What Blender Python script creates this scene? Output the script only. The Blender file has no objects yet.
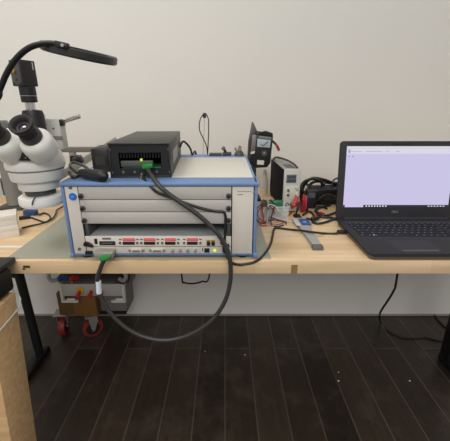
import bpy, bmesh, math, random
from mathutils import Vector, Matrix
random.seed(7)
SC = bpy.context.scene
COL = SC.collection
PI = math.pi

# ------------------------------------------------------------------ camera model
FPX = 325.0; PITCH = math.radians(18.5); CZ = 1.05; T = 0.70
def ray(px, py):
    u = (px-225)/FPX; v = (213-py)/FPX
    return Vector((u, v*math.sin(PITCH)+math.cos(PITCH), v*math.cos(PITCH)-math.sin(PITCH)))
def az(px, py, z):
    d = ray(px, py); t = (z-CZ)/d.z
    return Vector((d.x*t, d.y*t, z))
def ay(px, py, Y):
    d = ray(px, py); t = Y/d.y
    return Vector((d.x*t, Y, CZ+d.z*t))

# ------------------------------------------------------------------ materials
def lin(c):
    return tuple(((x/255)/12.92 if x/255 <= 0.04045 else ((x/255+0.055)/1.055)**2.4) for x in c) + (1,)
MATS = {}
def mat(name, rgb, rough=0.5, metal=0.0, var=0.06, scale=40, bump=0.0, emit=0.0, alpha=1.0, spec=0.5):
    if name in MATS: return MATS[name]
    m = bpy.data.materials.new(name); m.use_nodes = True
    nt = m.node_tree; b = nt.nodes['Principled BSDF']
    b.inputs['Roughness'].default_value = rough
    b.inputs['Metallic'].default_value = metal
    b.inputs['Specular IOR Level'].default_value = spec
    tc = nt.nodes.new('ShaderNodeTexCoord')
    nz = nt.nodes.new('ShaderNodeTexNoise'); nz.inputs['Scale'].default_value = scale; nz.inputs['Detail'].default_value = 3
    nt.links.new(tc.outputs['Object'], nz.inputs['Vector'])
    mx = nt.nodes.new('ShaderNodeMix'); mx.data_type = 'RGBA'
    c = lin(rgb)
    mx.inputs[6].default_value = tuple(max(0, x*(1-var)) for x in c[:3]) + (1,)
    mx.inputs[7].default_value = tuple(min(1, x*(1+var)) for x in c[:3]) + (1,)
    nt.links.new(nz.outputs['Fac'], mx.inputs[0])
    nt.links.new(mx.outputs[2], b.inputs['Base Color'])
    if bump:
        bp = nt.nodes.new('ShaderNodeBump'); bp.inputs['Strength'].default_value = bump; bp.inputs['Distance'].default_value = 0.002
        nt.links.new(nz.outputs['Fac'], bp.inputs['Height']); nt.links.new(bp.outputs['Normal'], b.inputs['Normal'])
    if emit:
        b.inputs['Base Color'].default_value = (.02, .02, .022, 1)
        for l_ in list(b.inputs['Base Color'].links): nt.links.remove(l_)
        b.inputs['Specular IOR Level'].default_value = .2
        nt.links.new(mx.outputs[2], b.inputs['Emission Color']); b.inputs['Emission Strength'].default_value = emit
    if alpha < 1:
        b.inputs['Alpha'].default_value = alpha
    MATS[name] = m
    return m

def wood(name, dark, light, row, length, rot=False, rough=0.5, grain=0.35, mortar=None, msize=0.001, tint=None, scuff=None):
    m = bpy.data.materials.new(name); m.use_nodes = True
    nt = m.node_tree; b = nt.nodes['Principled BSDF']; b.inputs['Roughness'].default_value = rough
    N = nt.nodes.new; L = nt.links.new
    tc = N('ShaderNodeTexCoord'); mp = N('ShaderNodeMapping')
    if rot: mp.inputs['Rotation'].default_value = (0, 0, PI/2)
    L(tc.outputs['Object'], mp.inputs['Vector'])
    br = N('ShaderNodeTexBrick'); br.offset = 0.37; br.offset_frequency = 2
    br.inputs['Scale'].default_value = 1
    br.inputs['Brick Width'].default_value = length; br.inputs['Row Height'].default_value = row
    br.inputs['Mortar Size'].default_value = msize; br.inputs['Mortar Smooth'].default_value = 0.3
    br.inputs['Color1'].default_value = lin(dark); br.inputs['Color2'].default_value = lin(light)
    br.inputs['Mortar'].default_value = lin(mortar or dark)
    L(mp.outputs['Vector'], br.inputs['Vector'])
    mp2 = N('ShaderNodeMapping'); mp2.inputs['Scale'].default_value = (3, 45, 45)
    L(mp.outputs['Vector'], mp2.inputs['Vector'])
    nz = N('ShaderNodeTexNoise'); nz.inputs['Scale'].default_value = 1.6; nz.inputs['Detail'].default_value = 5
    L(mp2.outputs['Vector'], nz.inputs['Vector'])
    mx = N('ShaderNodeMix'); mx.data_type = 'RGBA'; mx.blend_type = 'MULTIPLY'
    rp = N('ShaderNodeValToRGB'); rp.color_ramp.elements[0].position = .3; rp.color_ramp.elements[1].position = .7
    rp.color_ramp.elements[0].color = (.62, .55, .48, 1); rp.color_ramp.elements[1].color = (1.0, 1.0, 1.0, 1)
    L(nz.outputs['Fac'], rp.inputs['Fac'])
    mx.inputs[0].default_value = grain
    L(br.outputs['Color'], mx.inputs[6]); L(rp.outputs['Color'], mx.inputs[7])
    out = mx.outputs[2]
    if scuff:
        n2 = N('ShaderNodeTexNoise'); n2.inputs['Scale'].default_value = 7; n2.inputs['Detail'].default_value = 6; n2.inputs['Roughness'].default_value = .7
        L(mp.outputs['Vector'], n2.inputs['Vector'])
        r2 = N('ShaderNodeValToRGB'); r2.color_ramp.elements[0].position = .5; r2.color_ramp.elements[1].position = .75
        L(n2.outputs['Fac'], r2.inputs['Fac'])
        m2 = N('ShaderNodeMix'); m2.data_type = 'RGBA'
        m2.inputs[7].default_value = lin(scuff)
        sc = N('ShaderNodeMath'); sc.operation = 'MULTIPLY'; sc.inputs[1].default_value = .45
        L(r2.outputs['Color'], sc.inputs[0]); L(sc.outputs[0], m2.inputs[0])
        L(out, m2.inputs[6]); out = m2.outputs[2]
    L(out, b.inputs['Base Color'])
    bp = N('ShaderNodeBump'); bp.inputs['Strength'].default_value = .15; bp.inputs['Distance'].default_value = .001
    L(nz.outputs['Fac'], bp.inputs['Height']); L(bp.outputs['Normal'], b.inputs['Normal'])
    MATS[name] = m
    return m

wall_m   = mat('wall_paint', (224, 221, 215), .9, var=.015, scale=6, bump=.03)
floor_m  = wood('floor_boards', (38, 30, 24), (62, 51, 42), .112, 1.3, True, .42, .7, (92, 82, 72), .0024, scuff=(98, 86, 74))
table_m  = wood('butcher_block', (224, 192, 148), (236, 208, 168), .042, .42, False, .45, .4, (216, 184, 140), .0005)
stud_m   = wood('pine_stud', (232, 192, 142), (238, 200, 154), .3, 3, False, .6, .6)
ply_m    = wood('plywood', (96, 68, 38), (108, 78, 46), .3, 2, False, .6, .5)
black_m  = mat('black_plastic', (26, 25, 26), .45)
blackm_m = mat('black_steel', (30, 29, 31), .4, .3)
rubber_m = mat('black_rubber', (20, 20, 21), .6)
eye_m    = mat('eyecup_rubber', (44, 42, 41), .65)
cable_m  = mat('cable_jacket', (30, 30, 31), .4)
bigcab_m = mat('grey_cable_jacket', (58, 57, 57), .38)
blue_m   = mat('blue_enamel', (112, 140, 184), .45)
beige_m  = mat('beige_panel', (218, 210, 199), .5, var=.03)
beige2_m = mat('cover_beige', (220, 215, 202), .55, var=.03)
seam_m   = mat('dark_gap', (22, 20, 20), .8)
inner_m  = mat('inner_grey_steel', (92, 94, 96), .5, .5)
alu_m    = mat('aluminium', (172, 172, 170), .4, .7)
metal_m  = mat('board_shield', (186, 190, 192), .4, .15, var=.15, scale=60)
chrome_m = mat('chrome', (205, 203, 200), .22, .9)
white_m  = mat('white_enamel', (238, 236, 229), .35, var=.02)
whitep_m = mat('white_card', (232, 224, 214), .7, var=.03)
ringw_m  = mat('white_plastic', (250, 246, 241), .4, var=.02)
grey_m   = mat('grey_paint', (128, 127, 123), .5)
dgrey_m  = mat('dark_grey_paint', (72, 71, 69), .5)
lgrey_m  = mat('light_grey_plastic', (196, 194, 186), .5)
mat_m    = mat('rubber_mat', (162, 160, 144), .7, var=.05, scale=300)
laptop_m = mat('laptop_shell', (50, 49, 53), .6, .0, var=.03, scale=200, spec=.25)
key_m    = mat('key_cap', (30, 30, 34), .6, spec=.25)
legend_m = mat('key_legend', (118, 118, 126), .6)
pad_m    = mat('touchpad_grey', (74, 72, 74), .4)
green_m  = mat('green_tab', (36, 132, 60), .45)
pcb_m    = mat('green_board', (52, 110, 78), .5, var=.3, scale=90)
led_m    = mat('green_led', (190, 245, 60), .4, emit=1.2)
yled_m   = mat('yellow_lit_led', (200, 240, 60), .4, emit=1.0)
red_m    = mat('red_label', (236, 108, 112), .55)
redp_m   = mat('red_plastic', (196, 34, 32), .4)
reddk_m  = mat('red_wire', (170, 30, 34), .45)
yellow_m = mat('yellow_plastic', (226, 176, 40), .45)
bluep_m  = mat('blue_plastic', (40, 76, 150), .4)
badge_m  = mat('blue_badge', (34, 116, 214), .35)
gold_m   = mat('gold', (206, 168, 84), .3, .9)
screen_m = mat('lit_screen', (206, 201, 234), .5, var=.01, emit=.92)
bar_m    = mat('lit_title_bar', (224, 220, 238), .5, var=.01, emit=.92)
lav_m    = mat('lit_task_field', (214, 200, 240), .4, var=.01, emit=.92)
dark_m   = mat('lit_task_bar', (40, 38, 48), .4, emit=.8)
icon_m   = mat('lit_icon', (235, 235, 240), .4, emit=.8)
print_m  = mat('printed_ink', (96, 96, 98), .6)
letter_m = mat('silver_letter', (160, 160, 164), .35, .5)
dial_m   = mat('dial_face', (176, 188, 190), .4)
paper_m  = mat('paper_label', (222, 216, 204), .7)
tag_m    = mat('cable_tag', (222, 232, 240), .5)
lcd_m    = mat('lcd_grey', (92, 100, 106), .35)
white_wire_m = mat('white_wire', (226, 224, 220), .45)
tan_m    = mat('dusty_beige', (206, 196, 178), .6)

glass_m = bpy.data.materials.new('clear_plastic'); glass_m.use_nodes = True
_nt = glass_m.node_tree; _b = _nt.nodes['Principled BSDF']
_b.inputs['Base Color'].default_value = (.86, .88, .88, 1); _b.inputs['Roughness'].default_value = .25
_b.inputs['Alpha'].default_value = .28
_nz = _nt.nodes.new('ShaderNodeTexNoise'); _nz.inputs['Scale'].default_value = 30
_mr = _nt.nodes.new('ShaderNodeMapRange'); _mr.inputs[3].default_value = .2; _mr.inputs[4].default_value = .4
_nt.links.new(_nz.outputs['Fac'], _mr.inputs[0]); _nt.links.new(_mr.outputs[0], _b.inputs['Roughness'])

# ------------------------------------------------------------------ mesh helpers
def orient(d, up=Vector((0, 0, 1))):
    """rotation whose local Z runs along d"""
    return Vector(d).normalized().to_track_quat('Z', 'Y').to_matrix().to_4x4()

class MB:
    def __init__(s, frame=None):
        s.bm = bmesh.new(); s.frame = frame
    def _add(s, t, M=None, smooth=False):
        if M is not None: bmesh.ops.transform(t, matrix=M, verts=t.verts)
        bmesh.ops.recalc_face_normals(t, faces=t.faces)
        for f in t.faces: f.smooth = smooth
        me = bpy.data.meshes.new('tmp'); t.to_mesh(me); t.free()
        s.bm.from_mesh(me); bpy.data.meshes.remove(me)
        return s
    def box(s, lo, hi, bev=0.0, M=None, seg=2):
        t = bmesh.new(); bmesh.ops.create_cube(t, size=1)
        lo = Vector(lo); hi = Vector(hi); c = (lo+hi)/2; d = hi-lo
        bmesh.ops.transform(t, matrix=Matrix.Translation(c) @ Matrix.Diagonal((d.x, d.y, d.z, 1)), verts=t.verts)
        if bev: bmesh.ops.bevel(t, geom=t.edges[:], offset=min(bev, min(abs(d.x), abs(d.y), abs(d.z))*.45), segments=seg, affect='EDGES', profile=.5)
        return s._add(t, M)
    def lathe(s, prof, M=None, n=32, smooth=True, closed=False):
        t = bmesh.new(); rings = []
        for r, z in prof:
            if r < 1e-6: rings.append([t.verts.new((0, 0, z))])
            else: rings.append([t.verts.new((r*math.cos(2*PI*i/n), r*math.sin(2*PI*i/n), z)) for i in range(n)])
        pairs = list(zip(rings, rings[1:])) + ([(rings[-1], rings[0])] if closed else [])
        for a, b in pairs:
            for i in range(n):
                j = (i+1) % n
                if len(a) == 1 and len(b) == 1: continue
                if len(a) == 1: t.faces.new((a[0], b[i], b[j]))
                elif len(b) == 1: t.faces.new((a[i], a[j], b[0]))
                else: t.faces.new((a[i], a[j], b[j], b[i]))
        s._add(t, M, smooth)
        return s
    def cyl(s, a, b, r, r2=None, n=20, bev=0.0):
        a = Vector(a); b = Vector(b); L = (b-a).length; r2 = r if r2 is None else r2
        e = bev
        prof = [(0, 0), (r-e, 0)] + ([(r, e)] if e else []) + ([(r2, L-e)] if e else []) + [(r2-e, L), (0, L)]
        t = bmesh.new(); t.free()
        M = Matrix.Translation(a) @ orient(b-a)
        k = len(s.bm.faces)
        s.lathe(prof, M, n, True)
        return s
    def tube(s, pts, r, n=10, sub=10, closed=False, raw=False, ends=True):
        P = [Vector(p) for p in pts]
        if raw: Q = P
        else:
            Q = []
            m = len(P)
            rng = range(m if closed else m-1)
            for i in rng:
                p0 = P[(i-1) % m] if (closed or i > 0) else P[0]*2-P[1]
                p1 = P[i]; p2 = P[(i+1) % m]
                p3 = P[(i+2) % m] if (closed or i+2 < m) else P[-1]*2-P[-2]
                for k in range(sub):
                    u = k/sub
                    Q.append(.5*((2*p1)+(p2-p0)*u+(2*p0-5*p1+4*p2-p3)*u*u+(3*p1-p0-3*p2+p3)*u**3))
            if not closed: Q.append(P[-1])
        t = bmesh.new(); rings = []; m = len(Q)
        tg = (Q[1]-Q[0]).normalized()
        nrm = tg.orthogonal().normalized()
        for i in range(m):
            a = Q[(i-1) % m] if (closed or i > 0) else Q[0]
            b = Q[(i+1) % m] if (closed or i < m-1) else Q[-1]
            d = (b-a)
            d = d.normalized() if d.length > 1e-9 else tg
            nrm = (nrm - d*nrm.dot(d))
            nrm = nrm.normalized() if nrm.length > 1e-6 else d.orthogonal().normalized()
            bi = d.cross(nrm); tg = d
            rr = r[min(i*len(r)//m, len(r)-1)] if isinstance(r, (list, tuple)) else r
            rings.append([t.verts.new(Q[i]+(nrm*math.cos(2*PI*k/n)+bi*math.sin(2*PI*k/n))*rr) for k in range(n)])
        for i in range(m if closed else m-1):
            A = rings[i]; B = rings[(i+1) % m]
            for k in range(n): t.faces.new((A[k], A[(k+1) % n], B[(k+1) % n], B[k]))
        if not closed and ends:
            t.faces.new(rings[0][::-1]); t.faces.new(rings[-1])
        return s._add(t, None, True)
    def prism(s, poly, h, M=None, bev=0.0, smooth=False):
        """polygon in local XY, extruded along +Z by h"""
        t = bmesh.new()
        lo = [t.verts.new((x, y, 0)) for x, y in poly]; hi = [t.verts.new((x, y, h)) for x, y in poly]
        n = len(poly)
        t.faces.new(lo[::-1]); t.faces.new(hi)
        for i in range(n): t.faces.new((lo[i], lo[(i+1) % n], hi[(i+1) % n], hi[i]))
        if bev: bmesh.ops.bevel(t, geom=t.edges[:], offset=bev, segments=2, affect='EDGES', profile=.5)
        return s._add(t, M, smooth)
    def build(s, name, m, parent=None):
        if s.frame is not None: bmesh.ops.transform(s.bm, matrix=s.frame, verts=s.bm.verts)
        me = bpy.data.meshes.new(name)
        o = bpy.data.objects.new(name, me); COL.objects.link(o)
        if parent is not None:
            o.parent = parent
            root = parent
            while root.parent: root = root.parent
            inv = root.matrix_basis.inverted()
            # keep each part's origin at the centre of its own geometry, expressed in its parent's frame
            bmesh.ops.transform(s.bm, matrix=inv, verts=s.bm.verts)
            off = Vector((0, 0, 0)); q = parent
            while q.parent: off += q.location; q = q.parent
            c = s._c(); bmesh.ops.translate(s.bm, vec=-c, verts=s.bm.verts); o.location = c-off
        else:
            c = s._c(); c.z = min(v.co.z for v in s.bm.verts)
            bmesh.ops.translate(s.bm, vec=-c, verts=s.bm.verts); o.location = c
        s.bm.to_mesh(me); s.bm.free()
        me.materials.append(m)
        for p in me.polygons:
            pass
        if hasattr(me, 'set_sharp_from_angle'): me.set_sharp_from_angle(angle=math.radians(38))
        return o
    def _c(s):
        vs = [v.co for v in s.bm.verts]
        lo = Vector([min(v[i] for v in vs) for i in range(3)]); hi = Vector([max(v[i] for v in vs) for i in range(3)])
        return (lo+hi)/2

def thing(name, loc, label, cat, rz=0.0, group=None):
    o = bpy.data.objects.new(name, None); COL.objects.link(o)
    o.empty_display_size = .05
    o.matrix_basis = Matrix.Translation(Vector(loc)) @ Matrix.Rotation(rz, 4, 'Z')
    return tag(o, label, cat, group)
def tag(o, label, cat, group=None, kind=None):
    o['label'] = label; o['category'] = cat
    if group: o['group'] = group
    if kind: o['kind'] = kind
    return o
def struct(name, mb, m):
    o = mb.build(name, m); o['kind'] = 'structure'; return o
def frame(loc, rz=0.0):
    return Matrix.Translation(Vector(loc)) @ Matrix.Rotation(rz, 4, 'Z')
def text(name, s, size, M, m, parent, ext=.0003, label=None):
    cu = bpy.data.curves.new(name+'_font', 'FONT'); cu.body = s; cu.size = size; cu.extrude = ext
    cu.align_x = 'CENTER'; cu.align_y = 'CENTER'
    tmp = bpy.data.objects.new(name+'_tmp', cu); COL.objects.link(tmp)
    dg = bpy.context.evaluated_depsgraph_get(); dg.update()
    me = bpy.data.meshes.new_from_object(tmp.evaluated_get(dg))
    bpy.data.objects.remove(tmp); bpy.data.curves.remove(cu)
    b = MB(); b.bm.from_mesh(me); bpy.data.meshes.remove(me)
    bmesh.ops.transform(b.bm, matrix=M, verts=b.bm.verts)
    return b.build(name, m, parent)

# ------------------------------------------------------------------ setting
WY = 1.445
struct('wall_back', MB().box((-3.2, WY, 0), (3.2, WY+.12, 2.7)), wall_m)
struct('light_block_wall', MB().box((-1.42, -.4, 0), (-1.30, WY, 2.7)), wall_m)  # unseen wall, added to block light and darken the left under the bench
struct('floor', MB().box((-3.2, -2.6, -.08), (3.2, WY, 0)), floor_m)
struct('baseboard_back', MB().box((-3.2, WY-.006, 0), (3.2, WY, .012), .002), mat('skirting', (150, 142, 134), .7))

# ------------------------------------------------------------------ workbench
TY0 = .690; TY1 = 1.40; TX0 = -.90; TX1 = 1.04
bench = thing('workbench', (0.07, 1.05, 0), 'long light wood workbench with butcher block top and black legs', 'workbench')
top = MB().box((TX0, TY0, T-.034), (TX1, TY1, T), .0015).build('tabletop', table_m, bench)
# knot and patches on the front edge
def edge_patch(name, x0, x1, z0, z1, m):
    MB().box((x0, TY0-.0006, z0), (x1, TY0+.002, z1)).build(name, m, top)
edge_patch('edge_inlay', .157, .172, T-.033, T-.010, mat('brown_stain', (150, 118, 76), .6))
edge_patch('edge_inlay', -.478, -.462, T-.018, T-.012, mat('dark_knot', (70, 52, 36), .7))
edge_patch('edge_inlay', -.481, -.474, T-.023, T-.019, mat('dark_knot', (70, 52, 36), .7))
a_ = ay(19.5, 276, 1.14); b_ = ay(32, 324, 1.14); d_ = (b_-a_)/(a_.z-b_.z)
la = a_+d_*(a_.z-(T-.034)); lb = a_+d_*(a_.z-.03)
lg = MB().cyl(lb, la, .017, .017, 18).build('leg', blackm_m, bench)
MB().box((lb.x-.026, 1.01, 0), (lb.x+.022, 1.19, .032), .008).build('foot', blackm_m, lg)
kk = a_+d_*(a_.z-.44)
MB().cyl(kk+Vector((0, -.034, 0)), kk, .026, .024, 20, .003).build('clamp_knob', rubber_m, lg)
lg = MB().box((.928, 1.09, 0.028), (.985, 1.145, T-.034), .006).build('leg', blackm_m, bench)
MB().box((.927, .84, 0), (.986, 1.147, .03), .006).build('foot', blackm_m, lg)
MB().box((ay(25.5, 300, 1.15).x, 1.30, T-.075), (.93, 1.33, T-.034), .003).build('crossbar', blackm_m, bench)

# grey-green mat under the instrument
mb = MB()
mp = [(-.520, .702), (.110, .702), (.104, 1.12), (-.535, 1.12)]
mb.prism(mp, .003, Matrix.Translation((0, 0, T)), .0006)
tag(mb.build('bench_mat', mat_m), 'grey-green flat rubber mat on the bench under the blue chassis', 'mat')

# ------------------------------------------------------------------ chassis
CX0, CX1, CY0, CY1 = -.361, .072, .692, 1.105
CZ0, CZ1 = .712, .889
ch = thing('instrument_chassis', (-.145, .90, T+.003), 'large blue and beige rack instrument chassis on the mat in the middle of the bench', 'chassis')
YF = CY0
def zf(y, x=160): return ay(x, y, YF).z
def xf(x, y): return ay(x, y, YF).x
MB().box((CX0, CY0, CZ0), (CX0+.007, CY1, CZ1), .002).build('side_panel', blue_m, ch)
MB().box((CX1-.007, CY0, CZ0), (CX1, CY1, CZ1), .002).build('side_panel', blue_m, ch)
MB().box((CX0+.007, CY0+.002, CZ0), (CX1-.007, CY1, CZ0+.006), .001).build('bottom_panel', blue_m, ch)
MB().box((CX0+.007, CY1-.004, CZ0+.006), (CX1-.007, CY1, CZ1-.004)).build('back_panel', dgrey_m, ch)
MB().box((CX0-.001, CY0-.004, CZ1-.009), (CX1+.003, CY0+.052, CZ1), .003).build('front_trim', blue_m, ch)
MB().box((CX0-.001, CY1-.055, CZ1-.010), (CX1+.001, CY1+.003, CZ1), .003).build('rear_trim', blue_m, ch)
MB().box((CX0+.001, CY0+.052, CZ1-.008), (CX1-.001, CY1-.055, CZ1-.001), .001).build('top_cover', beige2_m, ch)
for x in (CX0+.03, CX1-.03):
    for y in (CY0+.02, CY1-.03):
        MB().cyl((x, y, T+.003), (x, y, CZ0), .011, .012).build('foot', rubber_m, ch)
MB().box((CX0-.002, CY0-.003, CZ0-.004), (CX0+.007, CY0+.012, CZ0+.006), .002).build('corner_cap', blue_m, ch)
MB().box((CX1-.006, CY0-.003, CZ0-.004), (CX1+.004, CY0+.012, CZ0+.008), .002).build('corner_cap', blue_m, ch)
zt = CZ1-.010; zb = CZ0+.006
LX0 = CX0+.009; LX1 = -.324; RX0 = .016; RX1 = CX1-.009
lp = MB().box((LX0, CY0, zb), (LX1, CY0+.004, zt), .001).build('left_flange', beige_m, ch)
c = ay(73, 196.5, CY0)
MB().cyl((c.x, CY0-.003, c.z), (c.x, CY0, c.z), .0082, .0085, 28, .0006).build('round_badge', badge_m, lp)
MB().box((c.x-.0035, CY0-.0034, c.z-.0005), (c.x+.0035, CY0-.0029, c.z+.0007)).build('badge_mark', lgrey_m, lp)
for px, py in ((79.5, 249), (70.5, 187.5)):
    c = ay(px, py, CY0)
    MB().cyl((c.x, CY0-.002, c.z), (c.x, CY0, c.z), .0036, .004, 16).build('screw', print_m, lp)
rp = MB().box((RX0, CY0, zb), (RX1, CY0+.004, zt), .001).build('right_flange', beige_m, ch)
for (x0, x1, y, t_) in ((237.5, 251, 191.6, .0005), (237.5, 243, 194.6, .0007), (235, 238.5, 255, .0007), (247, 249, 254.5, .0007)):
    a = ay(x0, y, CY0); b = ay(x1, y, CY0)
    MB().box((a.x, CY0-.0004, a.z-t_), (b.x, CY0+.0003, a.z+t_)).build('printed_text', print_m, rp)
c = ay(254, 192, CY0)
MB().cyl((c.x, CY0-.0015, c.z), (c.x, CY0, c.z), .003, .003, 14).build('screw', alu_m, rp)
# three blank slot panels
BX0 = LX1+.002; BX1 = RX0-.002
edges = [(187.6, 199.4), (200.0, 211.6), (212.2, 223.6)]
for k, (ya, yb) in enumerate(edges):
    z1 = zf(ya); z0 = zf(yb)
    if k == 0: z1 = zt
    pn = MB().box((BX0, CY0-.001, z0), (BX1, CY0+.004, z1), .0012).build('blank_panel', mat('brushed_panel', (197, 192, 185), .45, .1, var=.04), ch)
    for x in (BX0+.005, BX1-.006):
        zc = z0+.0085
        s_ = MB().cyl((x, CY0-.001, zc), (x, CY0-.004, zc), .0062, .0062, 20, .0008)
        s_.build('thumbscrew_collar', print_m, pn)
        MB().cyl((x, CY0-.004, zc), (x, CY0-.010, zc), .0042, .0038, 20, .0006).build('thumbscrew', black_m, pn)
# card rails in the open slot
zo1 = zf(223.6); zo0 = zf(236.3)
for x in (BX0+.001, BX1-.009):
    MB().box((x, CY0+.004, zo0), (x+.008, CY1-.01, zo1), .0005).build('card_rail', inner_m, ch)
MB().box((BX0+.009, CY0+.006, zo1+.002), (BX1-.009, CY1-.01, zo1+.004)).build('shelf_plate', seam_m, ch)
# instrument module, two rows
zm = zf(246.2); zl = zb+.001
mod = MB().box((BX0, CY0-.001, zl), (BX1, CY0+.003, zo0), .0008).build('module_panel', beige_m, ch)
MB().box((BX0+.006, CY0+.003, zl+.004), (BX1-.010, CY1-.02, zo0-.001), .001).build('module_shield', metal_m, ch)
MB().box((BX0, CY0-.0016, zm-.0005), (BX1, CY0-.0009, zm+.0005)).build('module_seam', print_m, mod)
def mbox(name, x0, x1, y0, y1, m, out=.002, bev=.0004, deep=.001):
    a = ay(x0, y1, CY0); b = ay(x1, y0, CY0)
    return MB().box((a.x, CY0-.001-out, a.z), (b.x, CY0-.001+deep, b.z), bev).build(name, m, mod)
mbox('indicator_strip', 95, 97.2, 238.5, 243.8, seam_m, .0012)
mbox('ribbon_port', 100, 115.2, 241.0, 244.9, seam_m, .0016)
mbox('ribbon_port_pins', 102, 113, 242.4, 243.3, print_m, .002)
mbox('printed_label', 102.5, 111, 237.6, 239.4, print_m, .0006)
for k, (xa, xb) in enumerate(((122.8, 135), (144, 155.5), (165, 175.8), (186.8, 198))):
    mbox('red_label', xa, xb, 237.8, 241.0, red_m, .0008)
    mbox('dark_port', xa+.3, xb-.3, 241.6, 244.3, seam_m, .0018)
    for xs in (xa-3.6, xb+1.4):
        mbox('port_screw', xs, xs+2.0, 241.6, 243.9, print_m, .0016)
        mbox('small_print', xs-.2, xs+2.4, 238.6, 239.8, print_m, .0005)
for xa, xb in ((131.5, 142), (152, 163)):
    mbox('d_sub_shell', xa, xb, 248.3, 251.6, tan_m, .005, .001)
    mbox('d_sub_pins', xa+1.6, xb-1.6, 249.3, 250.7, print_m, .0054)
    mbox('hex_standoff', xa-2.4, xa-.6, 248.8, 251, alu_m, .004)
    mbox('hex_standoff', xb+.6, xb+2.4, 248.8, 251, alu_m, .004)
for x in (173, 180.5, 188, 195.5):
    c = ay(x, 249.7, CY0)
    MB().cyl((c.x, CY0-.001, c.z), (c.x, CY0-.010, c.z), .0032, .0030, 16, .0004).build('coax_jack', alu_m, mod)
for x in (208.6, 213.2):
    mbox('gold_port', x-1.8, x+1.8, 239.6, 241.6, gold_m, .003)
    mbox('black_port', x-1.7, x+1.7, 242, 245, seam_m, .0035)
mbox('printed_bar', 202.2, 203.2, 248, 251, bluep_m, .0006)
mbox('network_port', 204.5, 209.5, 248.0, 252.2, seam_m, .0018)
c = ay(214.8, 250.3, CY0)
MB().cyl((c.x, CY0-.0005, c.z), (c.x, CY0-.004, c.z), .0036, .0028, 16, .0006).build('green_led', led_m, mod)['label'] = 'lit green indicator lamp'
for (x, y) in ((222.5, 242), (86.5, 243.5)):
    c = ay(x, y, CY0)
    MB().cyl((c.x, CY0-.001, c.z), (c.x, CY0-.008, c.z), .0055, .0048, 18, .0006).build('thumbscrew', black_m, mod)
a = ay(88, 243, CY0)
MB().prism([(-.005, .006), (.004, .004), (.013, -.004), (.013, -.009), (0, -.006)], .006, Matrix.Translation((a.x, CY0-.002, a.z)) @ Matrix.Rotation(PI/2, 4, 'X'), .001).build('ejector_lever', black_m, mod)
a = ay(88, 251.5, CY0)
MB().prism([(-.004, .004), (.012, .003), (.012, -.004), (-.004, -.005)], .006, Matrix.Translation((a.x, CY0-.002, a.z)) @ Matrix.Rotation(PI/2, 4, 'X'), .001).build('ejector_lever', black_m, mod)
MB().prism([(0, .004), (.010, .006), (.010, -.008), (0, -.006)], .005, Matrix.Translation((BX1-.014, CY0-.002, zl+.020)) @ Matrix.Rotation(PI/2, 4, 'X'), .001).build('ejector_lever', black_m, mod)

# ------------------------------------------------------------------ black card enclosure on the chassis
BW, BD, BH = .139, .335, .079
bp0 = Vector((-.1935, .738, CZ1)); brz = math.radians(3.5)
bx = thing('expansion_box', bp0, 'black metal expansion box on top of the blue chassis, card slot facing front', 'electronics box', brz)
F = frame(bp0, brz)
def bb(lo, hi, bev=.001): return MB(F).box(lo, hi, bev)
t_ = .004
cs = MB(F)
cs.box((-BW/2, 0, BH-t_), (BW/2, BD, BH), .0015); cs.box((-BW/2, .001, .001), (-BW/2+t_, BD, BH-t_+.001), .001)
cs.box((BW/2-t_, .001, .001), (BW/2, BD, BH-t_+.001), .001); cs.box((-BW/2, .001, 0), (BW/2, BD, t_), .001)
cs.box((-BW/2+.003, BD-.006, .002), (BW/2-.003, BD-.002, BH-.002))
cs.build('case', mat('black_box_shell', (44, 43, 42), .42), bx)
fp = MB(F)
for lo, hi in (((-BW/2+t_, .004, t_), (BW/2-t_, .007, .021)), ((-BW/2+t_, .004, .057), (BW/2-t_, .007, BH-t_)),
               ((-BW/2+t_, .004, .021), (-BW/2+.022, .007, .057)), ((BW/2-.022, .004, .021), (BW/2-t_, .007, .057))):
    fp.box(lo, hi)
fp.build('front_panel', rubber_m, bx)
fin = MB(F)
for i in range(16):
    fin.box((-BW/2+.024+i*.0066, .010, .044), (-BW/2+.027+i*.0066, .08, .056))
fin.build('heat_sink', blackm_m, bx)
cd = bb((-BW/2+.024, .008, .024), (BW/2-.042, .016, .038)).build('card_bracket', mat('card_bracket_steel', (92, 94, 86), .5, .3), bx)
bb((-BW/2+.026, .012, .018), (BW/2-.024, .20, .022)).build('circuit_card', pcb_m, bx)
bb((BW/2-.070, .005, .037), (BW/2-.065, .010, .043)).build('status_light', yled_m, bx)
for x, z in ((-.066, .064), (.066, .064), (-.066, .012), (.066, .012), (-.040, .013), (-.014, .013), (.036, .013)):
    MB(F).cyl((x, .004, z), (x, .002, z), .0032, .003, 12).build('screw', print_m, bx)
bb((BW/2-.0005, .06, .022), (BW/2+.0006, .19, .054), 0).build('side_label', mat('faded_label', (150, 148, 146), .6), bx)['label'] = 'pale grey sticker'
bb((.010, .110, BH-.0005), (.020, .120, BH+.0005), 0).build('top_sticker', mat('faded_label2', (120, 116, 106), .6), bx)
for x in (-.06, .06):
    pass

# dark adapter beside it
p = az(103, 176, CZ1); p = Vector((-.312, .835, CZ1))
ad = thing('power_adapter', p, 'small black power adapter block standing left of the black expansion box', 'power adapter', .1)
F = frame(p, .1)
MB(F).box((-.021, -.03, 0), (.021, .05, .058), .004).build('body', black_m, ad)
MB(F).box((-.012, -.0308, .018), (.012, -.0295, .040), 0).build('rating_label', mat('grey_label', (48, 48, 48), .5), ad)
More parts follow.
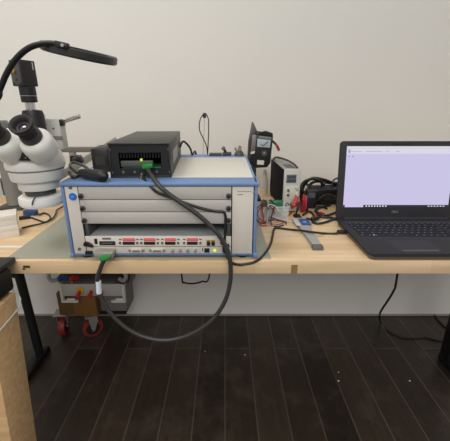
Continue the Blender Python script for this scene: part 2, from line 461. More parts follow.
# black barrel connector and its looped lead on the chassis
def on(px, py, z): return az(px, py, z)
cl = thing('barrel_connector', on(94, 178, CZ1), 'thick black barrel cable connector lying on the front left top of the chassis', 'cable')
a = on(80, 173, CZ1+.013); b = on(107, 176.5, CZ1+.013)
MB().lathe([(0, 0), (.006, 0), (.010, .004), (.012, .02), (.0128, .045), (.0128, .062), (.011, .072), (.004, .078), (0, .078)],
           Matrix.Translation(a) @ orient(b-a) @ Matrix.Diagonal((1, 1, (b-a).length/.078, 1)), 20).build('plug_body', black_m, cl)
MB().tube([a, on(76, 172, CZ1+.012), on(70, 166, CZ1+.016), on(73, 162.5, CZ1+.014), on(82, 165, CZ1+.02), on(88, 170, CZ1+.02), on(81, 175, CZ1+.008), on(73, 177, CZ1+.005), on(69, 172, CZ1+.005)], .0036).build('cord', cable_m, cl)
c2 = on(71, 166, CZ1)
tg_ = thing('binder_clip', c2+Vector((-.004, .05, 0)), 'small black clamp block at the left back of the chassis top beside the microscope', 'clamp', .2)
F = frame(c2+Vector((-.004, .05, 0)), .2)
MB(F).prism([(-.018, 0), (.018, 0), (.012, .020), (-.014, .024)], .030, Matrix.Translation((0, .015, 0)) @ Matrix.Rotation(PI/2, 4, 'X'), .003).build('jaw', black_m, tg_)
MB(F).cyl((-.002, -.018, .014), (-.002, -.028, .014), .006, .005, 14, .001).build('screw_knob', dgrey_m, tg_)

# ------------------------------------------------------------------ small things on the back of the chassis top
def back(px, py): return ay(px, py, 1.085)
p = Vector((back(215.5, 154).x, 1.078, CZ1))
o = thing('coax_coupler', p, 'flat dark coax coupler lying on the rear blue trim of the chassis', 'connector', 0, 'small fittings on the chassis back edge')
F = frame(p)
MB(F).box((-.020, -.008, 0), (.020, .008, .009), .002).build('body', dgrey_m, o)
MB(F).cyl((.020, 0, .005), (.030, 0, .005), .004, .004, 14).build('threaded_end', mat('aged_brass', (140, 128, 104), .4, .6), o)
p = Vector((back(227, 154).x, 1.080, CZ1))
o = thing('coax_tee', p, 'dark tee shaped coax fitting with a raised knob on the chassis rear trim', 'connector', .3, 'small fittings on the chassis back edge')
F = frame(p, .3)
MB(F).cyl((-.014, 0, .006), (.014, 0, .006), .006, .006, 16, .001).build('barrel', dgrey_m, o)
MB(F).cyl((-.004, 0, .008), (-.011, 0, .024), .005, .0042, 16, .001).build('stem', black_m, o)
MB(F).cyl((-.010, 0, .022), (-.016, 0, .027), .0065, .006, 16, .001).build('cap', print_m, o)
p = Vector((back(239, 154).x, 1.080, CZ1))
o = thing('knob_adapter', p, 'upright dark adapter with a pale metal tip at the chassis rear right corner', 'connector', 0, 'small fittings on the chassis back edge')
F = frame(p)
MB(F).lathe([(0, 0), (.016, 0), (.016, .006), (.012, .012), (.008, .016), (0, .016)], F if False else None, 20).build('base', dgrey_m, o)
MB(F).cyl((.001, 0, .014), (.003, 0, .032), .0065, .005, 14, .001).build('tip', mat('worn_nickel', (150, 144, 132), .35, .7), o)
MB(F).cyl((-.006, 0, .010), (-.014, 0, .026), .003, .003, 10).build('pin', mat('worn_nickel', (150, 144, 132), .35, .7), o)

# wire loop standing up behind
Y = 1.098
pts = [ay(207.5, 154.6, Y), ay(206.5, 146, Y), ay(203, 138, Y), ay(199.6, 130, Y), ay(199.8, 121, Y), ay(203, 114.6, Y), ay(205.5, 113.6, Y), ay(208.3, 119, Y), ay(208.6, 130, Y), ay(208.2, 142, Y), ay(207.6, 154.0, Y+.004)]
pts[0].z = CZ1+.001; pts[-1].z = CZ1+.001
o = thing('wire_loop', (pts[0].x, Y, CZ1), 'tall thin black wire loop sticking up behind the chassis against the wall', 'cable')
MB().tube(pts, .0017, 8).build('loop', cable_m, o)
MB().tube([ay(204.5, 114.5, Y), ay(204.2, 128, Y+.003), ay(203.4, 142, Y+.004), Vector((ay(203, 153, Y).x, Y+.003, CZ1+.001))], .0008, 6).build('thin_strand', mat('grey_thread', (150, 146, 138), .6), o)
MB().box(ay(203.2, 118, Y)-Vector((.001, .002, 0)), ay(205.8, 113.2, Y)+Vector((.001, .002, 0)), .001).build('tie', black_m, o)
o = MB().tube([ay(180, 147, 1.03), ay(183, 141.5, 1.06), ay(187, 144, 1.07), ay(190.5, 149, 1.08), Vector((ay(192, 153.5, 1.08).x, 1.084, CZ1+.003)), Vector((ay(194, 153.5, 1.08).x, 1.14, CZ1+.003)), Vector((ay(194.5, 153.5, 1.08).x, 1.155, .82)), Vector((ay(195, 153.5, 1.08).x, 1.17, T+.004)), Vector((-.06, 1.19, T+.004))], .0034).build('cable', cable_m)
tag(o, 'black cord arching from the back of the expansion box down behind the chassis', 'cable')

# ------------------------------------------------------------------ big data cable
YC = .668
def q(px, py, y=YC): return ay(px, py, y)
dc = thing('data_cable', (q(97, 285).x, YC, q(97, 285).z), 'thick grey data cable looping below the bench from chassis to expansion box, green connectors', 'cable')
path = [ay(147.5, 168.5, .730), ay(150, 173, .712), ay(154, 179, .69), ay(160, 186.5, .670), q(168, 193.5), q(180, 202), q(193, 211), q(207, 222.5), q(219.5, 236), q(227.5, 250), q(230.6, 266), q(229.8, 284), q(224.5, 302), q(213, 319), q(197, 331), q(180, 338), q(163, 340.2), q(145, 337), q(128, 329), q(114, 317), q(104.5, 304), q(98.5, 290), q(97.5, 278), q(100.5, 268), q(103.5, 261, .664), ay(106, 256, .668)]
MB().tube(path, .0052, 12).build('jacket', bigcab_m, dc)
a = q(98.2, 281, .668); b = q(99.2, 293, .668)
MB().cyl(b, a, .0064, .0064, 16).build('cable_tag', tag_m, dc)['label'] = 'white wrap-around label'
M = Matrix.Translation(ay(147.5, 165.5, .733))
g = MB()
g.box((-.011, -.010, -.006), (.013, .010, .005), .003, M @ Matrix.Rotation(-.12, 4, 'Y'))
g.build('green_connector', green_m, dc)
g = MB()
c = ay(104.5, 257.5, .664)
pl = [(-.012, -.005), (-.006, -.008), (.006, -.005), (.016, .002), (.017, .007), (.006, .008), (-.008, .004)]
g.prism(pl, .006, Matrix.Translation((c.x, c.y, c.z)) @ Matrix.Rotation(PI/2-.3, 4, 'X'), .0015)
g.build('green_pull_tab', green_m, dc)
a = ay(98.5, 253.2, CY0); b = ay(116, 247.8, CY0)
MB().box((a.x, CY0-.026, a.z), (b.x, CY0-.0012, b.z), .002).build('plug_shell', mat('plug_zinc', (172, 168, 158), .45, .4), dc)

# thin cable from box to chassis module
YS = .6865
path = [ay(141.5, 173, .742), ay(142.5, 176, .728), ay(146, 181.5, .705), ay(152, 188, YS), q(158, 192.8, YS), q(168, 196.5, YS), q(188, 204, YS), q(203, 208.6, YS), q(215.5, 211.3, YS), q(223, 212, YS), q(225.5, 216, YS), q(225.2, 228, YS), q(224.8, 240, YS), q(225, 247, YS)]
o = thing('signal_cable', path[-1], 'thin black cable crossing the blank panels from expansion box to chassis right port', 'cable')
MB().tube(path, .0030, 10).build('jacket', cable_m, o)
MB().box((path[-1].x-.006, CY0-.012, path[-1].z-.012), (path[-1].x+.006, CY0-.0015, path[-1].z+.004), .002).build('plug', black_m, o)
a = ay(140.5, 181.5, .712); b = ay(142.3, 174, .736)
MB().cyl(a, b, .0034, .0042, 12, .0008).build('metal_ferrule', chrome_m, o)

# cable from laptop across bench to chassis
z = T+.0035
path = [Vector((q(226, 252).x, .680, q(226, 252.5).z)), Vector((q(227, 255).x, .672, q(227, 257).z)), q(229.5, 260.5, .672), q(233.5, 263.5, .678), q(240, 264.8, .683), q(247, 263.9, .684), q(254, 262.2, .6865), az(260.5, 258.2, z), az(266.5, 251.5, z), az(271, 243, z), az(273, 234, z), az(274, 229.5, z), az(277, 228, z), az(290, 229.5, z), az(299, 230.3, T+.008), az(308, 231.5, T+.0145), az(317, 232.6, T+.0125), az(324, 233.3, z), az(335, 233.5, z), Vector((.332, .855, T+.008))]
o = thing('usb_cable', path[6], 'black cable running over the bare bench from chassis right corner to the laptop side', 'cable')
MB().tube(path, .0031, 10).build('jacket', cable_m, o)
MB().box((path[0].x-.006, CY0-.016, path[0].z-.006), (path[0].x+.006, CY0-.0015, path[0].z+.004), .0015).build('chassis_plug', black_m, o)
MB().box((.318, .850, T+.0035), (.3425, .862, T+.0115), .002).build('laptop_plug', black_m, o)

# ------------------------------------------------------------------ laptop
LXa, LXb, LYf, LYh = .340, .698, .690, .935
lp_ = thing('laptop', ((LXa+LXb)/2, .82, T), 'open dark grey laptop with a lit blank lavender screen on the right of the bench', 'laptop')
def rrect(x0, x1, y0, y1, r, n=5):
    out = []
    for cx, cy, a0 in ((x1-r, y1-r, 0), (x0+r, y1-r, PI/2), (x0+r, y0+r, PI), (x1-r, y0+r, 1.5*PI)):
        for k in range(n+1):
            a = a0+k/n*PI/2; out.append((cx+r*math.cos(a), cy+r*math.sin(a)))
    return out
MB().prism(rrect(LXa+.003, LXb-.003, LYf+.003, LYh, .012), .009, Matrix.Translation((0, 0, T+.002)), .0008).build('bottom_case', mat('case_table_reflection', (120, 104, 88), .4, .4), lp_)  # tan colour paints the tabletop's reflection onto the case rim
base = MB().prism(rrect(LXa, LXb, LYf, LYh, .013), .0075, Matrix.Translation((0, 0, T+.0108)), .0015).build('palm_deck', laptop_m, lp_)
DZ = T+.0183
for x in (LXa+.03, LXb-.03):
    for y in (LYf+.03, LYh-.03):
        MB().cyl((x, y, T), (x, y, T+.003), .007, .007, 12).build('rubber_foot', rubber_m, lp_)
MB().box((LXa+.014, LYf+.098, DZ-.0002), (LXb-.012, LYh-.022, DZ+.0002)).build('key_tray', mat('key_well', (62, 61, 66), .6, spec=.25), lp_)
cxm = .468
MB().prism(rrect(cxm-.053, cxm+.053, LYf+.012, LYf+.080, .004), .0006, Matrix.Translation((0, 0, DZ-.0003)), 0).build('touchpad', mat('touchpad_deck', (54, 53, 57), .6, spec=.25), lp_)
MB().box((cxm-.043, LYf+.013, DZ+.0002), (cxm+.043, LYf+.021, DZ+.0007), .0002).build('touchpad_button', mat('pad_button', (92, 90, 90), .6, spec=.25), lp_)
ky0 = LYf+.102; rowh = .0185
nk = 0
def key_mesh(x0, y0, x1, y1):
    global nk
    b_ = MB().box((x0, y0, DZ), (x1, y1, DZ+.0012), .0004, seg=1)
    n0 = len(b_.bm.faces)
    cx_, cy_ = (x0+x1)/2-.0015, (y0+y1)/2+.001
    vs = [b_.bm.verts.new((cx_+dx, cy_+dy, DZ+.00128)) for dx, dy in ((-.0018, -.0022), (.0018, -.0022), (.0018, .0022), (-.0018, .0022))]
    b_.bm.faces.new(vs).material_index = 1
    o = b_.build('key', key_m, lp_); o.data.materials.append(legend_m); nk += 1
kx0 = LXa+.017
rows = [[2.1]+[1]*10+[2.4], [1.7]+[1]*11+[1.8], [1.4]+[1]*12+[1.1], [1]+[1]*12+[1.5], [1]*14+[.5]]
rows = [[1.2, 1, 1, 5.1, 1, 1.2, 1, 1, 1, 1]] + rows
for r, row in enumerate(rows):
    tot = sum(row); avail = (LXb-.085)-kx0
    u = avail/tot; x = kx0
    for w in row:
        hh = rowh*.62 if r == 5 else rowh
        key_mesh(x+.001, ky0+r*rowh+.001, x+w*u-.001, ky0+r*rowh+hh-.001)
        x += w*u
    for k in range(4 if r not in (0, 5) else 3):
        xx = LXb-.081+k*.0165
        key_mesh(xx+.001, ky0+r*rowh+.001, xx+.0155, ky0+r*rowh+(rowh*.62 if r == 5 else rowh)-.001)
c = az(374, 235, DZ+.001)
MB().box((c.x-.0025, c.y-.0015, DZ+.0002), (c.x+.0025, c.y+.0015, DZ+.0016), 0).build('key_sticker', paper_m, lp_)
MB().cyl((LXa+.02, LYh+.002, DZ), (LXb-.02, LYh+.002, DZ), .006, .006, 14).build('hinge_bar', laptop_m, lp_)
tilt = math.radians(8)
LM = Matrix.Translation((0, LYh+.004, DZ-.003)) @ Matrix.Rotation(-tilt, 4, 'X') @ Matrix.Rotation(PI/2, 4, 'X')   # local X=x, local Y=up the lid, local -Z = back
LH = .2345
lid = MB().prism(rrect(LXa, LXb, 0, LH, .010), -.007, LM, .0012).build('lid', laptop_m, lp_)
def lbox(name, x0, x1, y0, y1, z0, z1, m, parent=lid):
    return MB().box((x0, y0, z0), (x1, y1, z1), 0, LM).build(name, m, parent)
def lpt(px, py):
    """point on lid face in lid coordinates"""
    n = (LM.to_3x3() @ Vector((0, 0, 1))); o = LM.translation; d = ray(px, py); C0 = Vector((0, 0, CZ))
    t = (o-C0).dot(n)/d.dot(n); return LM.inverted() @ (C0+d*t)
s0 = lpt(343.5, 207.3); s1 = lpt(346.5, 146.2)
SX0 = (s0.x+s1.x)/2; SX1 = LXb-(SX0-LXa); SY0 = s0.y; SY1 = s1.y
lbox('display', SX0, SX1, SY0, SY1, .0, .0006, screen_m)
SZ = .0006
hh = SY1-SY0
lbox('tab_strip', SX0, SX1, SY1-.009, SY1, SZ, SZ+.0002, mat('lit_tab_strip', (222, 218, 230), .4, var=.01, emit=.9))
lbox('address_bar', SX0, SX1, SY1-.022, SY1-.009, SZ, SZ+.0002, bar_m)
for k, (x0, x1) in enumerate(((.012, .045), (.055, .105), (.115, .125), (.145, .155))):
    lbox('tab_text', SX0+x0, SX0+x1, SY1-.0165, SY1-.0145, SZ, SZ+.0004, mat('lit_pale_ink', (190, 184, 204), .5, emit=.9))
lbox('window_icon', SX0+.004, SX0+.011, SY1-.020, SY1-.010, SZ, SZ+.0004, mat('lit_grey_ink', (170, 168, 184), .5, emit=.9))
lbox('page_mark', SX0+.004, SX0+.010, SY1-.032, SY1-.028, SZ, SZ+.0004, mat('lit_grey_ink', (170, 168, 184), .5, emit=.9))
lbox('page_mark', SX0+.016, SX0+.022, SY1-.032, SY1-.028, SZ, SZ+.0004, mat('lit_grey_ink', (170, 168, 184), .5, emit=.9))
lbox('task_bar', SX0, SX1, SY0, SY0+.0075, SZ, SZ+.0002, dark_m)
lbox('search_field', SX0+.005, SX0+.061, SY0+.0006, SY0+.0075, SZ, SZ+.0004, lav_m)
for k in range(8):
    lbox('task_icon', SX0+.068+k*.0085, SX0+.0725+k*.0085, SY0+.0018, SY0+.0060, SZ, SZ+.0004, icon_m)
for k in range(6):
    lbox('tray_icon', SX1-.062+k*.009, SX1-.057+k*.009, SY0+.0022, SY0+.0052, SZ, SZ+.0004, icon_m)
lbox('web_camera', (LXa+LXb)/2-.03, (LXa+LXb)/2+.03, SY1+.004, SY1+.008, 0, .0006, rubber_m)
text('brand_lettering', 'DELL', .0095, LM @ Matrix.Translation(((LXa+LXb)/2, (SY0)*.55+.003, .0004)), letter_m, lid)

# ------------------------------------------------------------------ slim grey tool bar with blue square
A = az(300.5, 223, T); B = az(317.3, 249.3, T)
d = (B-A); L = d.length; rz = math.atan2(d.y, d.x)+PI/2     # local -Y runs from A to B
tb = thing('probe_bar', A, 'slim grey bar tool with blue square end on the bench before the power supply', 'tool', rz)
F = frame(A, rz)
MB(F).prism([(-.0125, -L+.008), (.0125, -L+.008), (.0145, -.045), (.024, .012), (.018, .022), (-.022, .022), (-.026, .010), (-.0145, -.045)], .010, Matrix.Translation((0, 0, 0)), .002).build('bar', mat('tool_grey', (166, 164, 158), .45), tb)
MB(F).box((-.0135, -L-.008, .0), (.0135, -L+.009, .011), .002).build('end_cap', mat('cap_grey', (96, 98, 98), .5), tb)['label'] = 'dark grey end cap'
MB(F).box((-.006, -.046, .0095), (.022, .004, .0125), .001).build('blue_cover', bluep_m, tb)
MB(F).box((.001, -.030, .012), (.012, -.016, .0130), .0003).build('cover_mark', mat('pale_blue', (120, 150, 200), .5), tb)
MB(F).box((-.024, -.050, .0090), (-.010, .018, .0112), .001).build('white_inset', lgrey_m, tb)

# ------------------------------------------------------------------ bench power supply
PX0, PX1, PY0, PY1, PH = -.027, .027, 0, .24, .146
pl0 = Vector((.2215, 1.048, T)); prz = math.radians(3)
ps = thing('bench_power_supply', pl0, 'narrow grey bench power supply with black side standing right of the chassis', 'power supply', prz)
F = frame(pl0, prz)
MB(F).box((PX0, .006, .006), (PX1, PY1, PH), .004).build('case', mat('psu_black', (26, 26, 28), .8, spec=.15), ps)
MB(F).box((PX0+.001, .010, PH-.002), (PX1-.001, PY1-.004, PH+.002), .001).build('top_cover', mat('psu_top', (160, 158, 152), .5), ps)
for k in range(6):
    MB(F).box((PX0+.012, .03+k*.012, PH+.0015), (PX1-.012, .036+k*.012, PH+.0025), 0).build('vent_slot', dgrey_m, ps)
fp = MB(F).box((PX0-.001, 0, .005), (PX1+.001, .008, PH+.003), .003).build('front_panel', lgrey_m, ps)
MB(F).box((-.020, -.001, .104), (.013, .001, .132), .001).build('meter_window', lcd_m, fp)
for zz in (.112, .124):
    MB(F).box((-.017, -.0016, zz-.003), (.010, -.0009, zz+.003), 0).build('digits', mat('lcd_digits', (60, 68, 74), .4), fp)
MB(F).box((-.023, -.0012, .012), (.023, .0005, .094), .001).build('control_plate', mat('psu_plate', (206, 202, 188), .5), fp)
for x, zz, r in ((.018, .088, .007), (.018, .066, .007), (-.012, .080, .004), (-.012, .064, .004)):
    MB(F).cyl((x, -.001, zz), (x, -.010, zz), r, r*.85, 18, .001).build('knob', lgrey_m if r > .005 else dgrey_m, fp)
for x, m in ((-.014, black_m), (.002, pcb_m), (.018, redp_m)):
    MB(F).cyl((x, -.001, .032), (x, -.014, .032), .006, .005, 16, .001).build('terminal', m, fp)
MB(F).tube([(PX0+.002, .20, PH+.004), (PX0+.004, .16, PH+.018), (0, .10, PH+.018), (.014, .05, PH+.012), (.020, .02, PH+.004)], .0035, 8).build('carry_strap', dgrey_m, ps)
for x in (-.020, .020):
    for y in (.02, .22):
        MB(F).cyl((x, y, 0), (x, y, .007), .006, .007, 12).build('rubber_foot', rubber_m, ps)
# test clips hanging from the terminals, leads on the bench
o = thing('test_clip', az(294, 216, T), 'red crocodile clip with lead in front of the power supply terminals', 'clip', 0, 'clips in front of the power supply')
MB().tube([ay(296, 199, 1.028), ay(294.5, 204, 1.02), az(293, 209.5, T+.006), az(288, 215.5, T+.003), az(279, 219, T+.003), az(268, 219.5, T+.003), az(262, 217.5, T+.003)], .0022).build('lead', reddk_m, o)
MB().cyl(ay(296.8, 197.5, 1.030), ay(294.8, 204.5, 1.016), .0075, .0055, 14, .001).build('boot', redp_m, o)
MB().cyl(ay(294, 204, 1.014), az(291, 209, T+.007), .007, .0045, 12, .001).build('jaw', redp_m, o)
o = thing('test_clip', az(297, 217, T), 'black crocodile clip standing just right of the red clip', 'clip', 0, 'clips in front of the power supply')
MB().tube([ay(299.5, 203, 1.015), ay(297.5, 209, .985), az(296, 215, T+.006), az(297, 220, T+.003)], .0026).build('lead', cable_m, o)
MB().cyl(ay(299.6, 202.6, 1.020), ay(297.6, 209.5, .982), .0055, .0045, 14, .001).build('boot', black_m, o)
MB().box(az(296, 221, T), az(299.5, 216, T)+Vector((0, 0, .008)), .002).build('jaw', black_m, o)

# ------------------------------------------------------------------ clear box with board and wires
bx0 = Vector((.151, 1.000, T)); brz = math.radians(2)
pb = thing('plastic_tray', bx0, 'clear plastic tray right of the chassis in front of the power supply', 'tray', brz)
F = frame(bx0, brz)
w, dd, h_ = .049, .028, .044
tr = MB(F)
tr.box((-w, -dd, 0), (w, dd, .002)); tr.box((-w, -dd, .002), (w, -dd+.0018, h_)); tr.box((-w, dd-.0018, .002), (w, dd, h_))
tr.box((-w, -dd+.0018, .002), (-w+.0018, dd-.0018, h_)); tr.box((w-.0018, -dd+.0018, .002), (w, dd-.0018, h_))
tr.build('tub', glass_m, pb)
rm = MB(F)
rm.tube([(-w-.001, -dd-.001, h_), (w+.001, -dd-.001, h_), (w+.001, dd+.001, h_), (-w-.001, dd+.001, h_)], .0018, 6, closed=True, raw=True)
rm.build('rim', mat('clear_rim', (190, 190, 186), .3), pb)
o = thing('circuit_board', bx0+Vector((0, .004, .003)), 'green circuit board standing inside the clear plastic tray', 'circuit board', brz)
F2 = frame(bx0+Vector((0, .004, .0022)), brz)
MB(F2).box((-.036, -.003, 0), (.036, .0, .056), .0004).build('board', pcb_m, o)
for k in range(5):
    MB(F2).box((-.03+k*.013, -.007, .012+.008*(k % 3)), (-.022+k*.013, -.003, .020+.008*(k % 3)), .0005).build('chip', black_m if k % 2 else alu_m, o)
MB(F2).box((-.030, -.008, .046), (.02, -.003, .054), .001).build('terminal_block', mat('board_green', (70, 140, 96), .5), o)
for k, (m, lab, dx, top_) in enumerate(((reddk_m, 'red wire curling over the front of the clear tray', 0, .065), (mat('grey_wire', (170, 164, 158), .5), 'grey wire looping over the clear tray beside the red one', .012, .058), (cable_m, 'black wire bending from behind the tray over its board', .022, .070))):
    P0 = F2 @ Vector((-.02+dx, -.006, .050))
    pts = [P0, P0+Vector((-.010, -.012, .012)), P0+Vector((-.018+dx*.8, -.036, .0)), Vector((.118+dx, .934, T+.018)), Vector((.108+dx*1.6, .920, T+.0028)), Vector((.150+dx*.4, .922-.006*k, T+.0028)), Vector((.178, .936-.006*k, T+.0028))]
    tag(MB().tube(pts, .0019, 8).build('hookup_wire', m), lab, 'wire', 'wires over the clear tray')

for k, (m, lab, cx, cy, rx, rz_) in enumerate(((reddk_m, 'large red wire loop standing against the front of the clear tray', .128, .957, .026, .024),
        (mat('pale_wire', (200, 192, 184), .5), 'pale wire loop standing in front of the clear tray beside the red loop', .142, .950, .024, .027),
        (cable_m, 'thin black wire loop standing at the left front of the clear tray', .116, .943, .022, .028))):
    pts = [Vector((cx+rx*math.cos(t_*2*PI/14+.3*k), cy+.006*math.sin(t_*2*PI/14)+.004*(t_ % 2), T+.0024+rz_+rz_*math.sin(t_*2*PI/14+.3*k))) for t_ in range(13)]
    pts += [Vector((cx+.05+.01*k, cy+.002, T+.003)), Vector((cx+.07, cy-.006*k, T+.003))]
    tag(MB().tube(pts, .0017, 7, 5).build('hookup_wire', m), lab, 'wire', 'wires over the clear tray')
for k, (px, py, r_) in enumerate(((205, 351.6, .0025), (245, 355, .003), (338.5, 372.5, .003), (338.5, 381, .004), (409.6, 381, .004))):
    c = az(px, py, 0)
    tag(MB().prism([(r_*math.cos(a_)*random.uniform(.6, 1), r_*math.sin(a_)*random.uniform(.6, 1)) for a_ in (0, 1.1, 2.2, 3.3, 4.4, 5.4)], .002, Matrix.Translation((c.x, c.y, .0001))).build('paint_chip', white_m),
        'tiny white chip on the dark floor, '+('under the thick cable loop', 'just right of the thick cable loop', 'farther of the two right of centre', 'nearer of the two right of centre', 'closest to the right bench leg')[k], 'chip', 'white chips on the floor')

# ------------------------------------------------------------------ analog meter against the wall
mt0 = Vector((.118, 1.215, T)); mrz = math.radians(-8)
me_ = thing('analog_meter', mt0, 'black analog needle meter on a stand leaning against the wall behind the chassis', 'meter', mrz)
YM = 1.19
def mm(px, py, y=YM): return ay(px, py, y)
def mbx(name, x0, x1, y0, y1, ya, yb, m, bev=.001, parent=me_):
    a = mm(x0, y1); b = mm(x1, y0)
    return MB().box((a.x, ya, a.z), (b.x, yb, b.z), bev).build(name, m, parent)
def mpoly(name, pts, ya, yb, m, bev=0, parent=me_):
    P = [mm(x, y) for x, y in pts]
    return MB().prism([(p.x, p.z) for p in P], yb-ya, Matrix.Translation((0, yb, 0)) @ Matrix.Rotation(PI/2, 4, 'X'), bev).build(name, m, parent)
body = mpoly('body', [(256.5, 133), (258, 131.5), (273, 134), (273, 137), (270.5, 163), (267, 167.5), (256, 168), (250.5, 165), (248.8, 160), (252, 150)], YM, YM+.035, mat('meter_black', (34, 34, 35), .5), .002)
mpoly('back_plate', [(252.9, 122.5), (254, 122.5), (258, 131.5), (255, 150), (250.5, 165.5), (248, 162), (249, 143)], YM+.035, YM+.050, mat('plate_grey', (96, 94, 92), .5, .3), .001)
mpoly('head_bar', [(258.3, 132.2), (264, 131.4), (266, 130.8), (272.6, 133.2), (272.8, 136.5), (258.2, 135.0)], YM-.006, YM+.012, blackm_m, .001, body)
mpoly('window_hood', [(258.6, 135.4), (271.4, 137), (271.2, 139.4), (258.4, 138.0)], YM-.004, YM+.004, grey_m, .0004, body)
mpoly('dial_face', [(257.4, 138.6), (270.8, 140.0), (269.9, 147.6), (257.0, 146.8)], YM-.002, YM+.004, dial_m, .0004, body)
a, b, c = mm(261.2, 144), mm(262.8, 146), mm(268, 141.4)
MB().tube([(a.x, YM-.003, a.z), (b.x, YM-.003, b.z), (c.x, YM-.003, c.z)], .0012, 6, raw=True).build('needle', seam_m, body)
mpoly('side_scale', [(252.4, 135), (256.4, 134.6), (256.2, 139), (254.8, 152), (250.6, 153.5)], YM-.003, YM+.004, mat('scale_grey', (128, 124, 122), .4, .4), .0006, body)
mpoly('scale_label', [(250.8, 151.8), (254.8, 150.8), (254.4, 153.2), (250.6, 154)], YM-.004, YM+.002, paper_m, 0, body)
c = mm(264, 153.5)
MB().cyl((c.x, YM, c.z), (c.x, YM-.008, c.z), .012, .010, 20, .001).build('knob', dgrey_m, body)
c = mm(264, 152.7)
MB().cyl((c.x, YM-.008, c.z), (c.x, YM-.010, c.z), .0035, .003, 12).build('knob_cap', alu_m, body)
mpoly('paper_label', [(257.2, 160), (264.2, 160.6), (263.6, 164.8), (257, 164.4)], YM-.002, YM+.002, paper_m, 0, body)
zb_ = mm(260, 168).z
MB().box((.098, YM+.004, T+.012), (.116, YM+.030, zb_+.006), .003).build('stand_post', blackm_m, me_)
MB().box((.080, YM-.010, T), (.136, YM+.060, T+.012), .003).build('stand_base', blackm_m, me_)
a = mm(272, 140); b = mm(277, 145.5); c = mm(279.5, 150.5); e = mm(276, 157, 1.24)
MB().tube([(a.x-.002, YM+.015, a.z), (b.x, YM+.01, b.z), (c.x, YM+.01, c.z)], .0042, 10).build('lead', cable_m, me_)
MB().cyl((mm(276.4, 144.5).x, YM+.01, mm(276.4, 144.5).z), (c.x, YM+.01, c.z-.003), .0046, .0042, 12, .001).build('red_plug', mat('red_orange_plug', (206, 70, 54), .45), me_)
# pale squeeze bottle below it
p = Vector((ay(264.8, 175, 1.30).x, 1.30, T))
o = thing('glue_bottle', p, 'pale cone-topped squeeze bottle below the analog meter behind the chassis corner', 'bottle')
F = frame(p)
MB().lathe([(0, 0), (.015, 0), (.0165, .003), (.0165, .045), (.014, .062), (.010, .078), (0, .078)], F, 20).build('bottle', mat('milky_plastic', (206, 200, 188), .45), o)
MB().lathe([(0, .0775), (.0095, .0775), (.008, .088), (.005, .100), (0, .101)], F, 16).build('nozzle', mat('nozzle_beige', (196, 188, 172), .5), o)

# ------------------------------------------------------------------ black adapter pile right of the supply
p = Vector((.396, 1.175, T)); rz = math.radians(6)
o = thing('laptop_power_brick', p, 'large black power brick lying behind the laptop left corner', 'power adapter', rz)
F = frame(p, rz)
MB(F).box((-.072, -.035, 0), (.085, .040, .060), .008, seg=3).build('brick', black_m, o)
MB(F).box((-.04, -.0358, .018), (.03, -.0345, .036), 0).build('rating_label', mat('grey_label', (48, 48, 48), .5), o)
def ad_loop(label, pts, r, m=cable_m):
    return tag(MB().tube(pts, r, 9).build('cable', m), label, 'cable', 'cords around the black power brick')
Z6 = T+.0605
ad_loop('black cord looped over the top of the large power brick',
        [Vector((.290, 1.19, T+.006)), Vector((.298, 1.195, T+.06)), Vector((.325, 1.19, T+.088)), Vector((.365, 1.18, T+.085)), Vector((.405, 1.19, T+.070)), Vector((.425, 1.20, Z6+.006)), Vector((.392, 1.215, Z6+.005)), Vector((.345, 1.20, T+.074)), Vector((.312, 1.17, T+.066)), Vector((.302, 1.155, T+.03)), Vector((.304, 1.14, T+.0055))], .0055)
ad_loop('thin black cord rising in an arc over the right of the power brick',
        [Vector((.395, 1.17, Z6+.003)), Vector((.402, 1.18, T+.082)), Vector((.420, 1.18, T+.090)), Vector((.440, 1.17, T+.074)), Vector((.452, 1.16, Z6+.003)), Vector((.462, 1.18, Z6+.003))], .003)
ad_loop('black cord bundle drooping at the left end of the power brick',
        [Vector((.312, 1.150, T+.005)), Vector((.296, 1.160, T+.035)), Vector((.285, 1.180, T+.060)), Vector((.300, 1.20, T+.070)), Vector((.318, 1.18, T+.050)), Vector((.312, 1.150, T+.028)), Vector((.322, 1.122, T+.005)), Vector((.345, 1.115, T+.005))], .0048)
ad_loop('black cord snaking on the bench from the power brick to the laptop hinge',
        [Vector((.345, 1.138, T+.012)), az(330, 205, T+.004), az(318, 208, T+.004), az(318, 213, T+.004), az(326, 215.5, T+.004), az(337, 212.5, T+.004), Vector((.380, .985, T+.004)), Vector((.42, .985, T+.004))], .004)
ad_loop('black cord curving from the grey bar tool toward the laptop hinge corner',
        [az(312, 222, T+.004), az(318, 223.5, T+.004), az(326, 222, T+.004), az(334, 219, T+.004), Vector((.348, .972, T+.004)), Vector((.385, .965, T+.004))], .0036)
ad_loop('black cord running from the black transformer block along to the grey bar tool',
        [az(303, 215, T+.004), az(309, 211.5, T+.004), az(313, 214, T+.004), az(313.5, 218, T+.004), az(310, 219, T+.0065), az(306, 218.2, T+.0045)], .0036)
o = thing('plug_connector', az(314, 219.5, T), 'short black inline cable connector lying beside the blue end of the grey tool', 'connector', .3)
MB().cyl(az(310.5, 219.5, T+.008)+Vector((.003, 0, 0)), az(318, 218, T+.008), .0078, .0068, 14, .002).build('body', black_m, o)
MB().cyl(az(318, 218, T+.008), az(320.5, 217, T+.007), .005, .003, 12, .001).build('strain_relief', rubber_m, o)
ad_loop('black cord lying in a low arch across the front of the power brick',
        [Vector((.315, 1.118, T+.006)), Vector((.335, 1.112, T+.030)), Vector((.365, 1.118, T+.044)), Vector((.400, 1.122, T+.030)), Vector((.425, 1.115, T+.006)), Vector((.455, 1.105, T+.005))], .0046)
